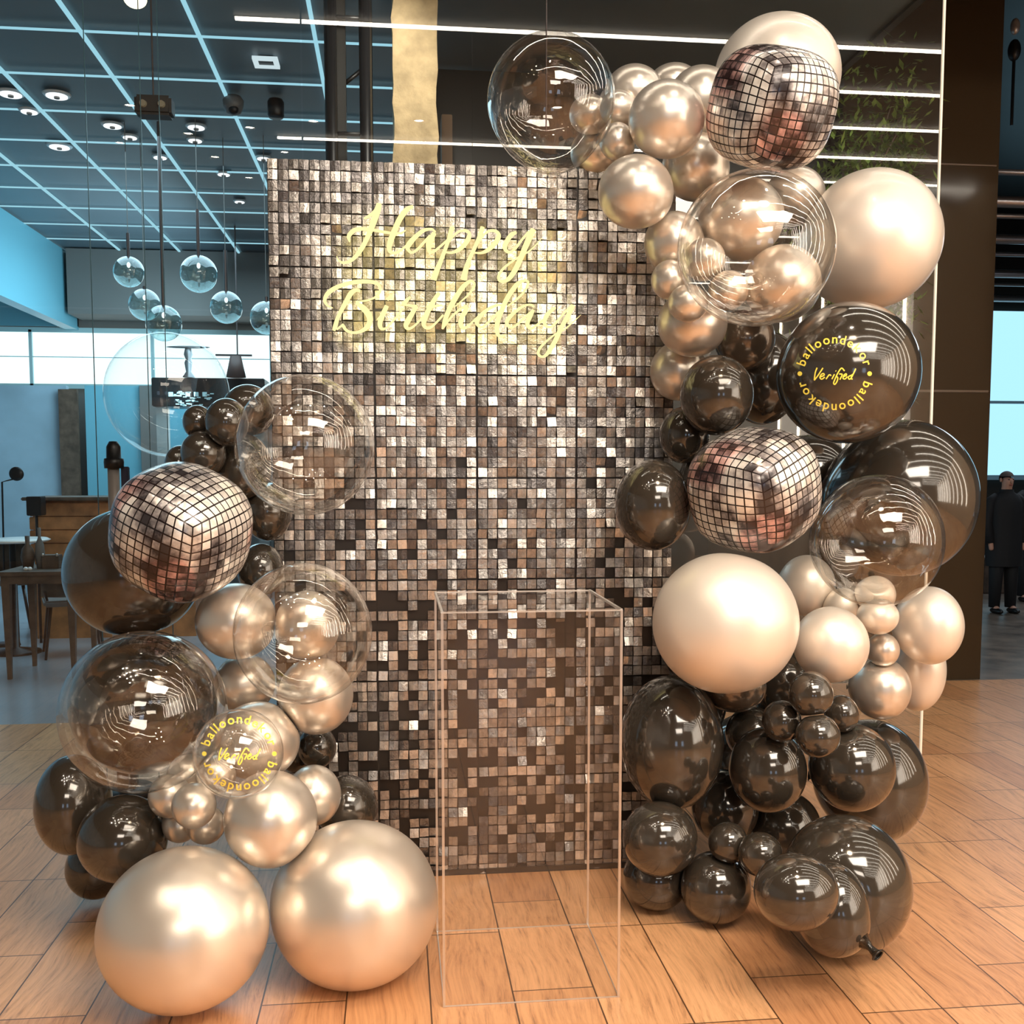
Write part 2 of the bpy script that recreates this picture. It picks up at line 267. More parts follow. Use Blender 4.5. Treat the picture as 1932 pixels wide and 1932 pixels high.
BALLOONS = [
    ('C', 0.516, 3.45, 2.7089, 0.2095, 0.2078, 'large clear bubble balloon at the top left end of the garland above the sequin wall'),
    ('S', 0.8365, 3.6474, 2.8144, 0.1027, 0.0944, 'silver balloon at the top of the garland between the big clear bubble and its neighbour'),
    ('S', 1.022, 3.8042, 2.9068, 0.0955, 0.0739, 'silver balloon peeping over the others at the very top of the small cluster'),
    ('S', 1.0783, 3.6558, 2.8016, 0.1174, 0.1161, 'silver balloon squeezed beside the top disco balloon, behind the chrome one'),
    ('S', 0.883, 3.38, 2.6406, 0.1225, 0.1205, 'round chrome silver balloon in front, between the top clear bubble and the disco balloon'),
    ('S', 0.688, 3.6826, 2.7489, 0.0723, 0.0667, 'tiny silver balloon seen through the right rim of the top clear bubble'),
    ('S', 0.7603, 3.5526, 2.7276, 0.0626, 0.0594, 'tiny silver balloon touching the left side of the round chrome one'),
    ('S', 0.724, 3.7774, 2.6481, 0.0877, 0.082, 'small silver balloon low in the cluster, just above the top edge of the sequin wall'),
    ('S', 0.7463, 3.5, 2.6026, 0.0583, 0.061, 'tiny silver balloon above the lowest chrome balloon of the top cluster'),
    ('S', 0.7835, 3.38, 2.4077, 0.1216, 0.1155, 'chrome silver balloon hanging lowest of the top cluster, over the sequin wall'),
    ('S', 1.0521, 3.62, 2.5635, 0.1169, 0.1147, 'shaded silver balloon left of the foot of the top disco balloon'),
    ('P', 1.3784, 3.72, 2.9186, 0.2239, 0.2098, 'big pearl silver balloon rising behind the top disco balloon'),
    ('D', 1.1873, 3.25, 2.6417, 0.2043, 0.2011, 'printed disco balloon at the top of the right garland'),
    ('C', 1.0575, 3.0, 2.1536, 0.2289, 0.224, 'big clear bubble balloon in front of a silver cluster below the top disco balloon'),
    ('P', 1.7474, 3.7084, 2.3508, 0.2466, 0.2498, 'largest pearl silver balloon at the outer right edge, above the black one with lettering'),
    ('S', 1.1726, 3.48, 2.3575, 0.1441, 0.1369, 'larger silver balloon seen through the upper part of the front clear bubble'),
    ('S', 1.2924, 3.4, 2.1282, 0.1271, 0.1271, 'silver balloon seen through the lower right of the front clear bubble'),
    ('S', 1.5107, 3.8616, 2.5394, 0.1122, 0.1099, 'silver balloon peeping out under the disco balloon beside the front clear bubble'),
    ('S', 0.9469, 3.5, 2.2752, 0.1014, 0.1034, 'silver balloon at the left edge of the garland beside the front clear bubble'),
    ('S', 1.0033, 3.34, 2.1881, 0.0696, 0.068, 'tiny silver balloon seen through the left side of the front clear bubble'),
    ('S', 1.0737, 3.3, 2.0842, 0.0637, 0.0631, 'tiny silver balloon seen through the bottom of the front clear bubble'),
    ('S', 0.9124, 3.42, 2.1363, 0.0628, 0.0648, 'small silver balloon at the left edge, second down beside the sequin wall'),
    ('S', 0.9464, 3.32, 2.0447, 0.0644, 0.0601, 'small silver balloon just below left of the front clear bubble'),
    ('S', 1.0136, 3.5, 2.0066, 0.118, 0.1134, 'medium silver balloon under the front clear bubble at the left edge'),
    ('S', 1.0116, 3.66, 1.8603, 0.1014, 0.1049, 'silver balloon behind the upper left black balloon'),
    ('T', 1.2549, 3.66, 1.9763, 0.1081, 0.1085, 'smoky grey balloon in the gap under the front clear bubble'),
    ('K', 1.0719, 3.4, 1.7552, 0.1221, 0.1335, 'black balloon left of the large black one with gold lettering'),
    ('K', 1.005, 3.55, 1.6276, 0.086, 0.0995, 'small black balloon at the left edge above the middle disco balloon'),
    ('K', 0.863, 3.42, 1.3875, 0.1278, 0.1539, 'black balloon sticking out furthest left over the sequin wall'),
    ('K', 1.4852, 3.3, 1.8241, 0.2277, 0.2307, 'large glossy black balloon with round gold lettering'),
    ('K', 1.8564, 3.6427, 1.4023, 0.266, 0.2897, 'large smoky black balloon at the outer right edge of the garland'),
    ('K', 1.3957, 3.85, 1.8585, 0.1374, 0.1792, 'black balloon in the dark gap behind the one with gold lettering'),
    ('K', 1.1067, 3.6, 1.4717, 0.1023, 0.1133, 'black balloon hidden behind the middle disco balloon'),
    ('D', 1.1534, 3.25, 1.4417, 0.2193, 0.2128, 'printed disco balloon halfway up the right garland'),
    ('C', 1.5929, 3.2807, 1.2711, 0.2099, 0.2226, 'clear bubble balloon at the right of the middle disco balloon'),
    ('P', 1.0422, 3.18, 1.0186, 0.2307, 0.2249, 'large pearl silver balloon in front, below the middle disco balloon'),
    ('P', 1.4413, 3.28, 0.9242, 0.1219, 0.1271, 'pearl silver balloon right of the large pearl one'),
    ('S', 1.7094, 3.46, 0.7309, 0.1013, 0.1104, 'silver balloon below the tiny pearl ones, above the pale veiled balloon'),
    ('P', 1.8609, 3.42, 0.9607, 0.1124, 0.1377, 'pearl silver balloon sticking out furthest right, under the clear bubble'),
    ('P', 1.6665, 3.4329, 1.0707, 0.0683, 0.0668, 'tiny pearl balloon topmost in the cluster under the clear bubble'),
    ('P', 1.5777, 3.5, 1.024, 0.0647, 0.0641, 'tiny pearl balloon left in the cluster under the clear bubble'),
    ('P', 1.6302, 3.3341, 1.0083, 0.0681, 0.0613, 'tiny pearl balloon in the centre of the cluster under the clear bubble'),
    ('S', 1.6933, 3.42, 0.8773, 0.056, 0.0592, 'tiny silver balloon lowest in the cluster, between two pearl ones'),
    ('P', 1.4889, 3.6124, 1.0849, 0.1006, 0.1123, 'silver balloon seen through the left rim of the clear bubble'),
    ('P', 1.906, 3.58, 0.7743, 0.0947, 0.1556, 'pale translucent balloon hanging behind the pearl ones at the right'),
    ('T', 1.1725, 3.4666, 0.7478, 0.1127, 0.0885, 'grey silver balloon tucked under the large pearl one'),
    ('K', 0.9321, 3.4, 0.5757, 0.1743, 0.229, 'large oval black balloon at the left of the right base, beside the clear plinth'),
    ('K', 1.3166, 3.14, 0.7886, 0.0702, 0.0741, 'tiny black balloon topmost of the four in front of the right base'),
    ('K', 1.3258, 3.1, 0.6638, 0.0695, 0.0697, 'tiny black balloon lowest of the four in front of the right base'),
    ('K', 1.2527, 3.22, 0.6828, 0.064, 0.0687, 'tiny black balloon left of the four in front of the right base'),
    ('K', 1.4755, 3.26, 0.6922, 0.0557, 0.0631, 'tiny black balloon right of the four in front of the right base'),
    ('K', 1.2448, 3.32, 0.4923, 0.1292, 0.1444, 'black balloon in the middle of the right base under the tiny four'),
    ('K', 1.2729, 3.55, 0.5553, 0.097, 0.0981, 'black balloon behind the left of the tiny four'),
    ('K', 1.5269, 3.28, 0.5021, 0.1397, 0.1476, 'glossy black balloon right of the tiny four in the right base'),
    ('K', 1.7635, 3.62, 0.3455, 0.1951, 0.229, 'large black balloon at the right edge of the base, behind the glossy one'),
    ('K', 0.8566, 3.2537, 0.2921, 0.1231, 0.1216, 'grey black balloon low at the left of the base, above the one on the floor'),
    ('K', 0.875, 3.367, 0.1145, 0.1134, 0.1093, 'black balloon on the floor at the left end of the right base'),
    ('K', 1.0441, 3.2397, 0.1233, 0.1175, 0.1174, 'black balloon low in front of the right base, second from the plinth'),
    ('K', 1.0759, 3.2124, 0.2838, 0.0648, 0.0672, 'tiny black balloon in shadow beside another tiny one near the floor'),
    ('K', 1.1495, 3.1116, 0.2793, 0.0709, 0.07, 'tiny black balloon foremost near the floor of the right base'),
    ('K', 1.0907, 2.6714, 0.3422, 0.116, 0.1032, 'black balloon foremost near the floor, below right of the tiny one'),
    ('K', 1.3776, 2.9855, 0.2224, 0.196, 0.2119, 'largest black balloon of the right base, standing on the floor at the right'),
    ('K', 1.1847, 3.58, 0.2803, 0.1214, 0.1354, 'black balloon in the shaded middle of the right base'),
    ('K', 1.1273, 3.7241, 0.6264, 0.098, 0.1183, 'black balloon in the shaded gap above the oval black one'),
    ('K', 1.4132, 3.5845, 0.1944, 0.1323, 0.1323, 'black balloon in the shaded core of the right base'),
    ('K', 1.2335, 2.7622, 0.2461, 0.102, 0.1327, 'black balloon with open neck lying at the bottom right of the base'),
    ('K', 1.6397, 3.9873, 1.4789, 0.1732, 0.1691, 'black filler balloon in the gap right of the middle disco balloon'),  # added to darken the gap
    ('K', 1.3775, 3.8355, 0.3632, 0.1979, 0.1992, 'large black filler balloon deep in the core of the right base'),  # dark filler added where the floor showed through
    ('K', 1.1273, 3.6693, 0.8669, 0.1633, 0.1655, 'black filler balloon hidden behind the large pearl one'),  # added filler that keeps this opening dark
    ('K', 1.4545, 3.72, 0.7004, 0.1357, 0.1393, 'black filler balloon in shadow behind the topmost tiny black one'),  # another added dark filler
    ('K', -0.4971, 3.62, 1.7066, 0.0873, 0.0893, 'black balloon at the very top of the left garland'),
    ('K', -0.6426, 3.5, 1.6625, 0.0481, 0.0551, 'tiny black balloon leftmost at the top of the left garland'),
    ('K', -0.5362, 3.4157, 1.6574, 0.0688, 0.0775, 'small black balloon between the tiny one and the top one of the left garland'),
    ('K', -0.6181, 3.4538, 1.5582, 0.0724, 0.0752, 'glossy black balloon just above the left disco balloon'),
    ('K', -0.5183, 3.582, 1.5178, 0.1004, 0.1177, 'black balloon in the dark gap above the left disco balloon'),
    ('K', -0.7067, 3.5253, 1.5244, 0.05, 0.0627, 'dark balloon peeping over the upper left of the left disco balloon'),
    ('C', -0.2802, 3.3, 1.5826, 0.2145, 0.2192, 'clear bubble balloon in front of the left edge of the sequin wall'),
    ('D', -0.6318, 3.15, 1.323, 0.2081, 0.2105, 'printed disco balloon of the left garland'),
    ('K', -0.8705, 3.5316, 1.167, 0.2178, 0.2145, 'big black balloon behind the left disco balloon'),
    ('K', -0.44, 3.6359, 1.3634, 0.0818, 0.1023, 'black balloon in the dark gap right of the left disco balloon'),
    ('K', -0.465, 3.62, 1.1632, 0.0781, 0.0913, 'smoky black balloon between the left disco balloon and the lower clear bubble'),
    ('C', -0.2692, 3.0, 1.0355, 0.1977, 0.2041, 'clear bubble balloon right of centre of the left garland, over a silver cluster'),
    ('S', -0.5051, 3.32, 1.0286, 0.1264, 0.1205, 'silver balloon below the left disco balloon'),
    ('S', -0.2842, 3.32, 1.0114, 0.1028, 0.1113, 'silver balloon seen through the middle of the clear bubble'),
    ('S', -0.5004, 3.44, 0.8032, 0.0981, 0.0971, 'silver balloon behind, between the two lower clear bubbles'),
    ('S', -0.2588, 3.2932, 0.7903, 0.1177, 0.1237, 'silver balloon below right of the clear bubble'),
    ('C', -0.7234, 3.02, 0.8147, 0.2321, 0.2316, 'largest clear bubble balloon, at the left edge of the left garland'),
    ('K', -0.841, 3.5142, 0.7331, 0.2366, 0.2364, 'large dark balloon seen through the largest clear bubble'),
    ('S', -0.4325, 3.2251, 0.6656, 0.128, 0.1216, 'silver balloon in the middle of the left base behind the gold lettering'),
    ('C', -0.431, 2.82, 0.7368, 0.1197, 0.1215, 'small clear balloon with a ring of gold lettering'),
    ('S', -0.5437, 3.1217, 0.5923, 0.0582, 0.0592, 'tiny silver balloon at the lower left of the gold lettering'),
    ('S', -0.6805, 3.1186, 0.5331, 0.0617, 0.0648, 'tiny silver balloon leftmost of the small cluster on the left base'),
    ('S', -0.5872, 3.0, 0.5393, 0.0629, 0.0654, 'tiny silver balloon foremost of the small cluster on the left base'),
    ('S', -0.6606, 3.1603, 0.4318, 0.0552, 0.0561, 'tiny silver balloon lower left behind the foremost tiny one'),
    ('S', -0.5744, 3.1011, 0.4473, 0.0578, 0.0583, 'tiny silver balloon between the foremost tiny one and the floor balloon'),
    ('S', -0.6478, 3.24, 0.5607, 0.066, 0.0644, 'tiny silver balloon behind the top of the small cluster on the left base'),
    ('S', -0.368, 2.98, 0.4985, 0.1329, 0.1382, 'chrome silver balloon resting in the notch of the two floor balloons'),
    ('S', -0.2676, 3.26, 0.4768, 0.0859, 0.0951, 'silver balloon behind, right of the chrome one in the notch'),
    ('K', -0.1714, 3.42, 0.3774, 0.1016, 0.1102, 'dark glossy balloon before the sequin wall behind the right floor balloon'),
    ('K', -0.2736, 3.4934, 0.5685, 0.0653, 0.0707, 'small black balloon under the silver one before the sequin wall'),
    ('K', -0.3501, 3.5866, 0.5307, 0.0649, 0.076, 'small black balloon between two silver ones in the left base'),
    ('F', -0.5952, 2.86, 0.2363, 0.2313, 0.2212, 'huge pearl silver balloon on the floor at the left front'),
    ('F', -0.1307, 3.0, 0.2256, 0.245, 0.2407, 'huge pearl silver balloon on the floor beside the clear plinth'),
    ('K', -1.0233, 3.3253, 0.4522, 0.1124, 0.1578, 'black balloon furthest left in the left base'),
    ('K', -0.8336, 3.1747, 0.389, 0.1327, 0.1305, 'black balloon between the furthest left one and the silver floor balloon'),
    ('K', -1.0421, 3.6205, 0.135, 0.1022, 0.1089, 'black balloon on the floor behind the left pair of black ones'),
    ('C', -0.873, 4.15, 1.7958, 0.233, 0.2386, 'faint clear bubble balloon behind the top of the left garland'),
]
# ================================================================== the setting
GY = 5.06                        # glass wall
CH = 4.2                         # ceiling height
struct(obj('floor', bbox(-7, 9.5, -8, 6.35, -.1, 0), 'floor'))
struct(obj('floor_lounge', bbox(-7, 2.9, 6.35, 14.2, -.1, 0), 'floor_cool'))
struct(obj('floor_corridor', bbox(2.9, 12, 6.95, 15, -.1, 0), 'floor_dark'))
struct(obj('floor_strip', bbox(2.9, 9.5, 6.35, 6.95, -.1, 0), 'floor'))
struct(obj('ceiling', bbox(-7, 5.75, -8, GY, CH + .02, CH + .12), 'ceil_hall'))
struct(obj('ceiling_lounge', bbox(-7, 3.05, GY, 14.2, CH + .02, CH + .12), 'ceil_lounge'))
struct(obj('ceiling_corridor', bbox(3.05, 12, GY, 15, 5.3, 5.4), 'dark'))
struct(obj('wall_back', bbox(-7, 5.75, -8.15, -8, 0, CH), 'taupe'))
struct(obj('wall_right', bbox(5.6, 5.75, -8, 4.6, 0, CH), 'beige'))
struct(obj('wall_light_stop', bbox(3.05, 12, GY, GY + .1, CH, 5.3), 'dark'))  # unseen, added to stop world light leaking over the hall ceiling
struct(obj('wall_corridor_left', bbox(3.0, 3.05, GY + .1, 14.6, CH, 5.3), 'dark'))
struct(obj('wall_corridor_right', bbox(12, 12.1, GY, 15, 0, 5.3), 'taupe'))
struct(obj('wall_left', bbox(-7.15, -7, -8, 14.2, 0, CH), 'bluewall'))
struct(obj('wall_far', bbox(-7, 2.0, 14.0, 14.15, 0, CH), 'taupe'))
struct(obj('wall_lounge_left', bbox(-4.15, -4.0, 9.4, 13.9, 3.30, CH), 'cyan'))
struct(obj('wall_lounge_upper', bbox(-6.95, -4.0, 13.85, 13.9, 3.34, CH), 'cyan'))
struct(obj('wall_lounge_low', bbox(-6.9, -4.0, 13.3, 13.4, 0, 2.55), 'bluewall'))
struct(obj('wall_black', bbox(.16, 3.05, 7.2, 7.3, 0, CH), 'curtain'))
struct(obj('wall_corridor', bbox(3.0, 12, 14.6, 14.75, 0, 5.3), 'dark'))
# hall behind the camera: two daylight windows
for i, x in enumerate((-1.6, 1.4)):
    w = struct(obj('window_%d' % (i + 1), bbox(x - .5, x + .5, -7.99, -7.95, 1.0, 2.3), em('blue_window', (.55, .75, 1), 2.2)))
# far bright windows of the lounge with thin mullions
bm = bmesh.new(); box(bm, -6.9, 1.0, 13.94, 13.98, 2.62, 3.27)
wf = struct(obj('window_3', bm, 'window'))
bm = bmesh.new()
for x in (-6.2, -4.6, -3.1, -1.6, -.2): box(bm, x - .02, x + .02, 13.90, 13.94, 2.58, 3.30)
box(bm, -6.9, 1.0, 13.90, 13.94, 3.27, 3.33); box(bm, -6.9, 1.0, 13.90, 13.94, 2.56, 2.62); box(bm, -6.9, 1.0, 13.905, 13.93, 2.955, 2.965)
obj('window_frame', bm, pm('pale_frame', (.5, .7, .72), .5), wf)
# lower far wall: cyan lit door panels and brown piers
def wallpanel(name, x0, x1, y, z0, z1, mat): return struct(obj(name, bbox(x0, x1, y, y + .06, z0, z1), mat))
a = at(165, 900, 13.25); b = at(268, 900, 13.25); c = at(305, 900, 13.25); d = at(350, 900, 13.25)
wallpanel('trim_1', at(115, 900, 13.2).x, at(150, 900, 13.2).x, 13.2, 0, 2.5, 'woodd')
wallpanel('door_1', a.x, b.x, 13.25, 0, 2.55, 'cyan')
wallpanel('trim_2', b.x + .01, c.x, 13.2, 0, 2.55, 'taupe')
wallpanel('door_2', c.x + .01, d.x + .5, 13.25, 0, 2.55, 'cyan')
# corridor window at the right
wallpanel('window_4', 8.6, 11.9, 14.5, 1.45, 3.85, em('corridor_window', (.42, .80, 1.0), 1.1))
bm = bmesh.new()
for x in (9.35, 9.95, 10.7): box(bm, x - .03, x + .03, 14.44, 14.49, 1.4, 3.88)
box(bm, 8.6, 11.9, 14.44, 14.49, 1.38, 1.45); box(bm, 8.6, 11.9, 14.45, 14.49, 2.5, 2.54)
struct(obj('trim_3', bm, pm('blue_grey_frame', (.2, .35, .45), .4)))
# glass wall with vertical joints and one polished free edge
gx1 = 2.725
bm = bmesh.new()
xs = [-6.9, at(165, 300, GY).x, at(268, 300, GY).x, at(303, 300, GY).x, -.42, gx1]
for x0, x1 in zip(xs, xs[1:]):
    v = [bm.verts.new(p) for p in ((x0 + .004, GY, .02), (x1 - .004, GY, .02), (x1 - .004, GY, CH), (x0 + .004, GY, CH))]; bm.faces.new(v)
gw = struct(obj('window_5', bm, 'glass'))
bm = bmesh.new()
for x in xs[1:4]: box(bm, x - .0015, x + .0015, GY - .004, GY + .004, 0, CH)
obj('glass_joint', bm, pm('silicone_joint', (.05, .12, .15), .4), gw)
bm = bmesh.new(); box(bm, gx1 - .002, gx1 + .008, GY - .006, GY + .006, 0, CH)
obj('polished_edge', bm, pm('polished_edge', (.8, .7, .55), .2, 0, 0, .5, (1, .85, .65), .35), gw)  # emission stands in for light caught along the edge
# glossy brown pillar
struct(obj('pillar', bbox(3.06, 4.20, 6.98, 7.4, 0, 5.28), 'pillar'))
bm = bmesh.new(); box(bm, 3.05, 4.18, 6.972, 6.98, 2.06, 2.075); box(bm, 3.05, 4.18, 6.972, 6.98, 3.62, 3.63)
struct(obj('trim_4', bm, pm('panel_seam', (.12, .08, .05), .3)))
# rough stone column and black truss behind the glass
def rough_column(x0, x1, y0, y1):
    bm = bmesh.new(); rnd = random.Random(5); n = 46; rings = []
    for k in range(n + 1):
        z = CH * k / n; j = lambda: rnd.uniform(-.008, .008)
        rings.append([bm.verts.new(p) for p in ((x0 + j(), y0 + j(), z), ((x0 + x1) / 2, y0 + j(), z), (x1 + j(), y0 + j(), z), (x1 + j(), y1, z), (x0 + j(), y1, z))])
    for a, b in zip(rings, rings[1:]):
        for k in range(5): bm.faces.new((a[k], a[(k + 1) % 5], b[(k + 1) % 5], b[k]))
    return bm
struct(obj('column', rough_column(at(741, 150, 6.0).x, at(825, 150, 6.0).x, 6.0, 6.25), 'stone'))

# ================================================================== ceiling lights
def strips(name, label, cat, mat, cross, longs, z):
    t = thing(name, (cross[0][0], cross[0][2], z), label, cat)
    for x0, x1, y, w in cross: obj('light_strip', bbox(x0, x1, y - w, y + w, z - .012, z), mat, t)
    for x, y0, y1, w in longs: obj('light_strip', bbox(x - w, x + w, y0, y1, z - .02, z - .004), mat, t)
    return t
LX = [-.475 - .712 * k for k in range(6)]
cross = [(-6.8, .1, 6.10 + .742 * k, .006) for k in range(11)]
strips('ceiling_light_grid', 'square grid of thin pale blue light lines on the slate ceiling beyond the glass', 'ceiling light', 'led_cool',
       cross, [(x, 5.2, 13.9, .012) for x in LX], CH + .005)
# hall: parallel warm light lines that run across the ceiling and come down the right wall (seen mirrored in balloons and glass)
hall = [(-.93 if k in (1, 4) else 1.9, 5.55, 10.12 - (5.81 + .742 * k), .017) for k in range(13)]
t = strips('linear_ceiling_lights', 'parallel warm white light lines mirrored in the glass wall and in the balloons', 'ceiling light', 'led_warm', hall, [], CH + .005)
for x0, x1, y, w in hall:
    if y < 3.5: obj('light_strip', bbox(5.57, 5.595, y - w, y + w, 1.0, CH), 'led_warm', t)
# downlights of the lounge
M['downlight'] = em('downlight_glow', (.93, .98, 1), 1.6); M['rim'] = pm('white_rim', (.7, .75, .78), .4)
DL = [(212, 235, 1.25, 'left of the others under the third light line'), (245, 257, 1, 'just right of and below the leftmost double one'), (370, 238, 1.2, 'above its twin between the dome camera and the hanging box'),
      (368, 263, 1, 'below its twin left of the dome camera'), (302, 295, 1, 'near two crossing light lines'), (422, 327, 1, 'above the rightmost pair of glass globes'),
      (452, 379, .9, 'lowest, nearest the upper left of the sequin wall'), (497, 297, 1, 'half hidden by the corner of the sequin wall'), (112, 275, 1.5, 'wide and flat, left of the second long light line'),
      (55, 208, 1.1, 'at the left edge under a bright double one'), (107, 178, 1.4, 'bright and double, highest at the left'), (20, 175, 1.4, 'cut by the left edge of the picture')]
for px, py, s, lab in DL:
    s *= .62
    p = atz(px, py, CH); t = thing('ceiling_downlight', (p.x, p.y, CH), 'round white ceiling downlight ' + lab, 'ceiling light', 'round downlights in the lounge ceiling')
    bm = bmesh.new(); lathe(bm, (p.x, p.y, CH - .012), [(0, 0), (.10 * s, 0), (.115 * s, .014), (0, .014)]); obj('rim', bm, 'rim', t, True)
    bm = bmesh.new(); lathe(bm, (p.x, p.y, CH - .018), [(0, 0), (.085 * s, 0), (.085 * s, .006), (0, .006)]); obj('glowing_disc', bm, 'downlight', t)
    bm = bmesh.new(); lathe(bm, (p.x, p.y, CH - .03), [(0, 0), (.02, 0), (.02, .012), (0, .012)]); obj('bulb', bm, 'taupe', t)
# warm spots of the hall (out of the frame, mirrored in the balloons)
for k, (x, y) in enumerate([(-1.6, 1.5), (-1.1, 1.7), (-1.5, .9), (-.9, 1.1), (-1.9, 2.1), (-1.3, .3), (-.6, 1.9), (-2.2, 1.2), (1.2, 2.4), (.2, 2.0)]):
    t = thing('spotlight', (x, y, CH), 'small warm spotlight in the hall ceiling, mirrored in the balloons', 'ceiling light', 'warm spotlights of the hall ceiling')
    bm = bmesh.new(); lathe(bm, (x, y, CH - .05), [(0, .05), (.06, .05), (.055, 0), (.045, 0), (.04, .02), (0, .02)]); obj('housing', bm, 'black', t)
    bm = bmesh.new(); lathe(bm, (x, y, CH - .036), [(0, .004), (.038, .004), (.038, 0), (0, 0)]); obj('bulb', bm, em('spot_bulb', (1, .85, .62), 60) if k == 0 else bpy.data.materials['spot_bulb'], t)
    lamp('spot_beam', 'SPOT', (x, y, CH - .06), 14, WARM, (R(18), 0, 0), .03, spot=75, blend=.7)
lamp('spot_beam', 'SPOT', (.9, 1.4, 4.1), 170, (1, .74, .5), (R(14), 0, 0), .25, spot=62, blend=.9)

# square vent frame, hanging box, dome camera, speaker
p = atz(502, 115, CH); t = thing('ceiling_vent', (p.x, p.y, CH), 'small square white framed vent in the slate ceiling', 'vent')
bm = bmesh.new()
for dx, dy, w, h in ((0, -.065, .082, .016), (0, .065, .082, .016), (-.066, 0, .016, .065), (.066, 0, .016, .065)): box(bm, p.x + dx - w, p.x + dx + w, p.y + dy - h, p.y + dy + h, CH - .02, CH)
obj('frame', bm, em('vent_frame_glow', (.8, .95, 1), .8), t); obj('grille', bbox(p.x - .05, p.x + .05, p.y - .05, p.y + .05, CH - .008, CH + .01), 'black', t)  # frame emits in place of lit white paint
yb = 5.2; p = at(292, 205, yb)
t = thing('hanging_camera', (p.x, p.y, p.z), 'black twin lens camera box hanging on a thin rod at the upper left', 'camera')
bm = bbox(p.x - .085, p.x + .085, yb - .05, yb + .05, p.z - .04, p.z + .05, .012); obj('housing', bm, pm('box_brown', (.035, .03, .027), .5), t)
for s in (-1, 1):
    bm = bmesh.new(); tube(bm, [(p.x + s * .042, yb - .05, p.z + .005), (p.x + s * .042, yb - .062, p.z + .005)], [.018, .015], 16); obj('lens', bm, pm('lens_tan', (.3, .27, .2), .2), t)  # plain tan lens colour, no emission
bm = bmesh.new(); tube(bm, [(p.x - .005, yb, p.z + .045), (p.x - .005, yb, CH + .02)], .004); obj('rod', bm, 'rod', t)
p = atz(440, 182, CH); q = at(440, 197, p.y); t = thing('dome_camera', (p.x, p.y, CH), 'grey dome security camera under the slate ceiling', 'camera')
bm = bmesh.new(); lathe(bm, (p.x, p.y, CH), [(0, 0), (.055, 0), (.075, -.03), (.07, -.075), (.05, -.12), (0, -.135)]); obj('housing', bm, pm('grey_plastic', (.13, .13, .13), .4), t, True)
bm = bmesh.new(); ellipsoid(bm, (p.x + .005, p.y - .035, CH - .10), .038, .03, .038); obj('lens', bm, 'black', t, True)
p = atz(520, 188, CH)
bm = bmesh.new(); lathe(bm, (p.x, p.y, CH), [(0, 0), (.05, 0), (.06, -.02), (.06, -.115), (.05, -.13), (0, -.13)]); tag(obj('ceiling_speaker', bm, 'black', None, True), 'black cylinder speaker under the slate ceiling right of the dome camera', 'speaker')
# warm lamp at the very top
p = at(255, -2, 5.9)
t = thing('pendant_lamp', (p.x, p.y, p.z), 'warm glowing round lamp cut by the top edge at the upper left', 'lamp')
bm = bmesh.new(); ellipsoid(bm, (p.x, p.y, p.z), .06, .06, .045); obj('bulb', bm, em('warm_bulb', (1, .85, .55), 2.5), t, True)
bm = bmesh.new(); tube(bm, [(p.x, p.y, p.z + .04), (p.x, p.y, CH + .02)], .006); obj('rod', bm, 'rod', t)
bm = bmesh.new(); lathe(bm, (p.x, p.y, p.z), [(.02, .07), (.065, .03), (.062, .02), (.02, .06)]); obj('lamp_shade', bm, 'rod', t, True)

# glass globe pendants
GL = [(243, 513, 27, 8.6, 440, 'leftmost, highest of the left pair'), (375, 517, 33, 8.4, 395, 'largest, in the middle of the group'), (427, 580, 29, 8.9, 472, 'right of and below the largest'),
      (309, 610, 32, 8.2, 230, 'lowest, over the rim of the faint bubble balloon'), (273, 575, 28, 9.0, 540, 'small, between the highest and the lowest'), (503, 600, 30, 8.8, 560, 'half hidden by the edge of the sequin wall')]
for px, py, r, y, yr, lab in GL:
    c = at(px, py, y); rr = r / FPX * y; t = thing('globe_pendant', c, 'clear glass globe pendant ' + lab, 'pendant lamp', 'clear glass globe pendants')
    bm = bmesh.new(); ellipsoid(bm, c, rr, rr, rr, 32, 20); obj('globe', bm, 'globe', t, True)
    bm = bmesh.new(); top = at(px, yr, y).z; tube(bm, [(c.x, c.y, c.z + rr * .75), (c.x, c.y, top)], .014); obj('rod', bm, 'rod', t)
    bm = bmesh.new(); tube(bm, [(c.x, c.y, top), (c.x, c.y, CH + .02)], .003); obj('wire', bm, 'taupe', t)
    bm = bmesh.new(); ellipsoid(bm, (c.x, c.y, c.z + rr * .45), .014, .014, .022); obj('bulb', bm, em('globe_bulb', (.9, 1, 1), 2), t, True)

# ================================================================== black truss behind the glass
x0 = at(622, 150, 5.9).x; x1 = at(698, 150, 5.9).x
t = thing('truss_tower', ((x0 + x1) / 2, 5.9, 0), 'black lattice truss tower left of the stone column behind the sequin wall', 'truss')
for x in (x0 + .015, x1 - .02):
    for y in (5.75, 6.0):
        bm = bmesh.new(); tube(bm, [(x, y, 0), (x, y, CH)], .034, 12); obj('pole', bm, 'black', t, True)
k = 0
for z in np.arange(.3, CH, .3):
    bm = bmesh.new(); y = (5.75, 6.0)[k % 2]; tube(bm, [(x0 + .015, y, z), (x1 - .02, y, z + (.15 if k % 2 else 0))], .012, 8); obj('rung', bm, 'black', t, True); k += 1
obj('drape', bbox(x0 + .0, x0 + .09, 5.85, 5.9, 0, CH), 'dark', t)
# brown post right of the column
p = at(833, 215, 6.9); q = at(842, 320, 6.9)
tag(obj('wooden_post', bbox(p.x, p.x + .07, 6.9, 7.1, 0, p.z, .004), pm('box_board', (.16, .10, .06), .7)), 'narrow brown wooden post behind the stone column', 'post')
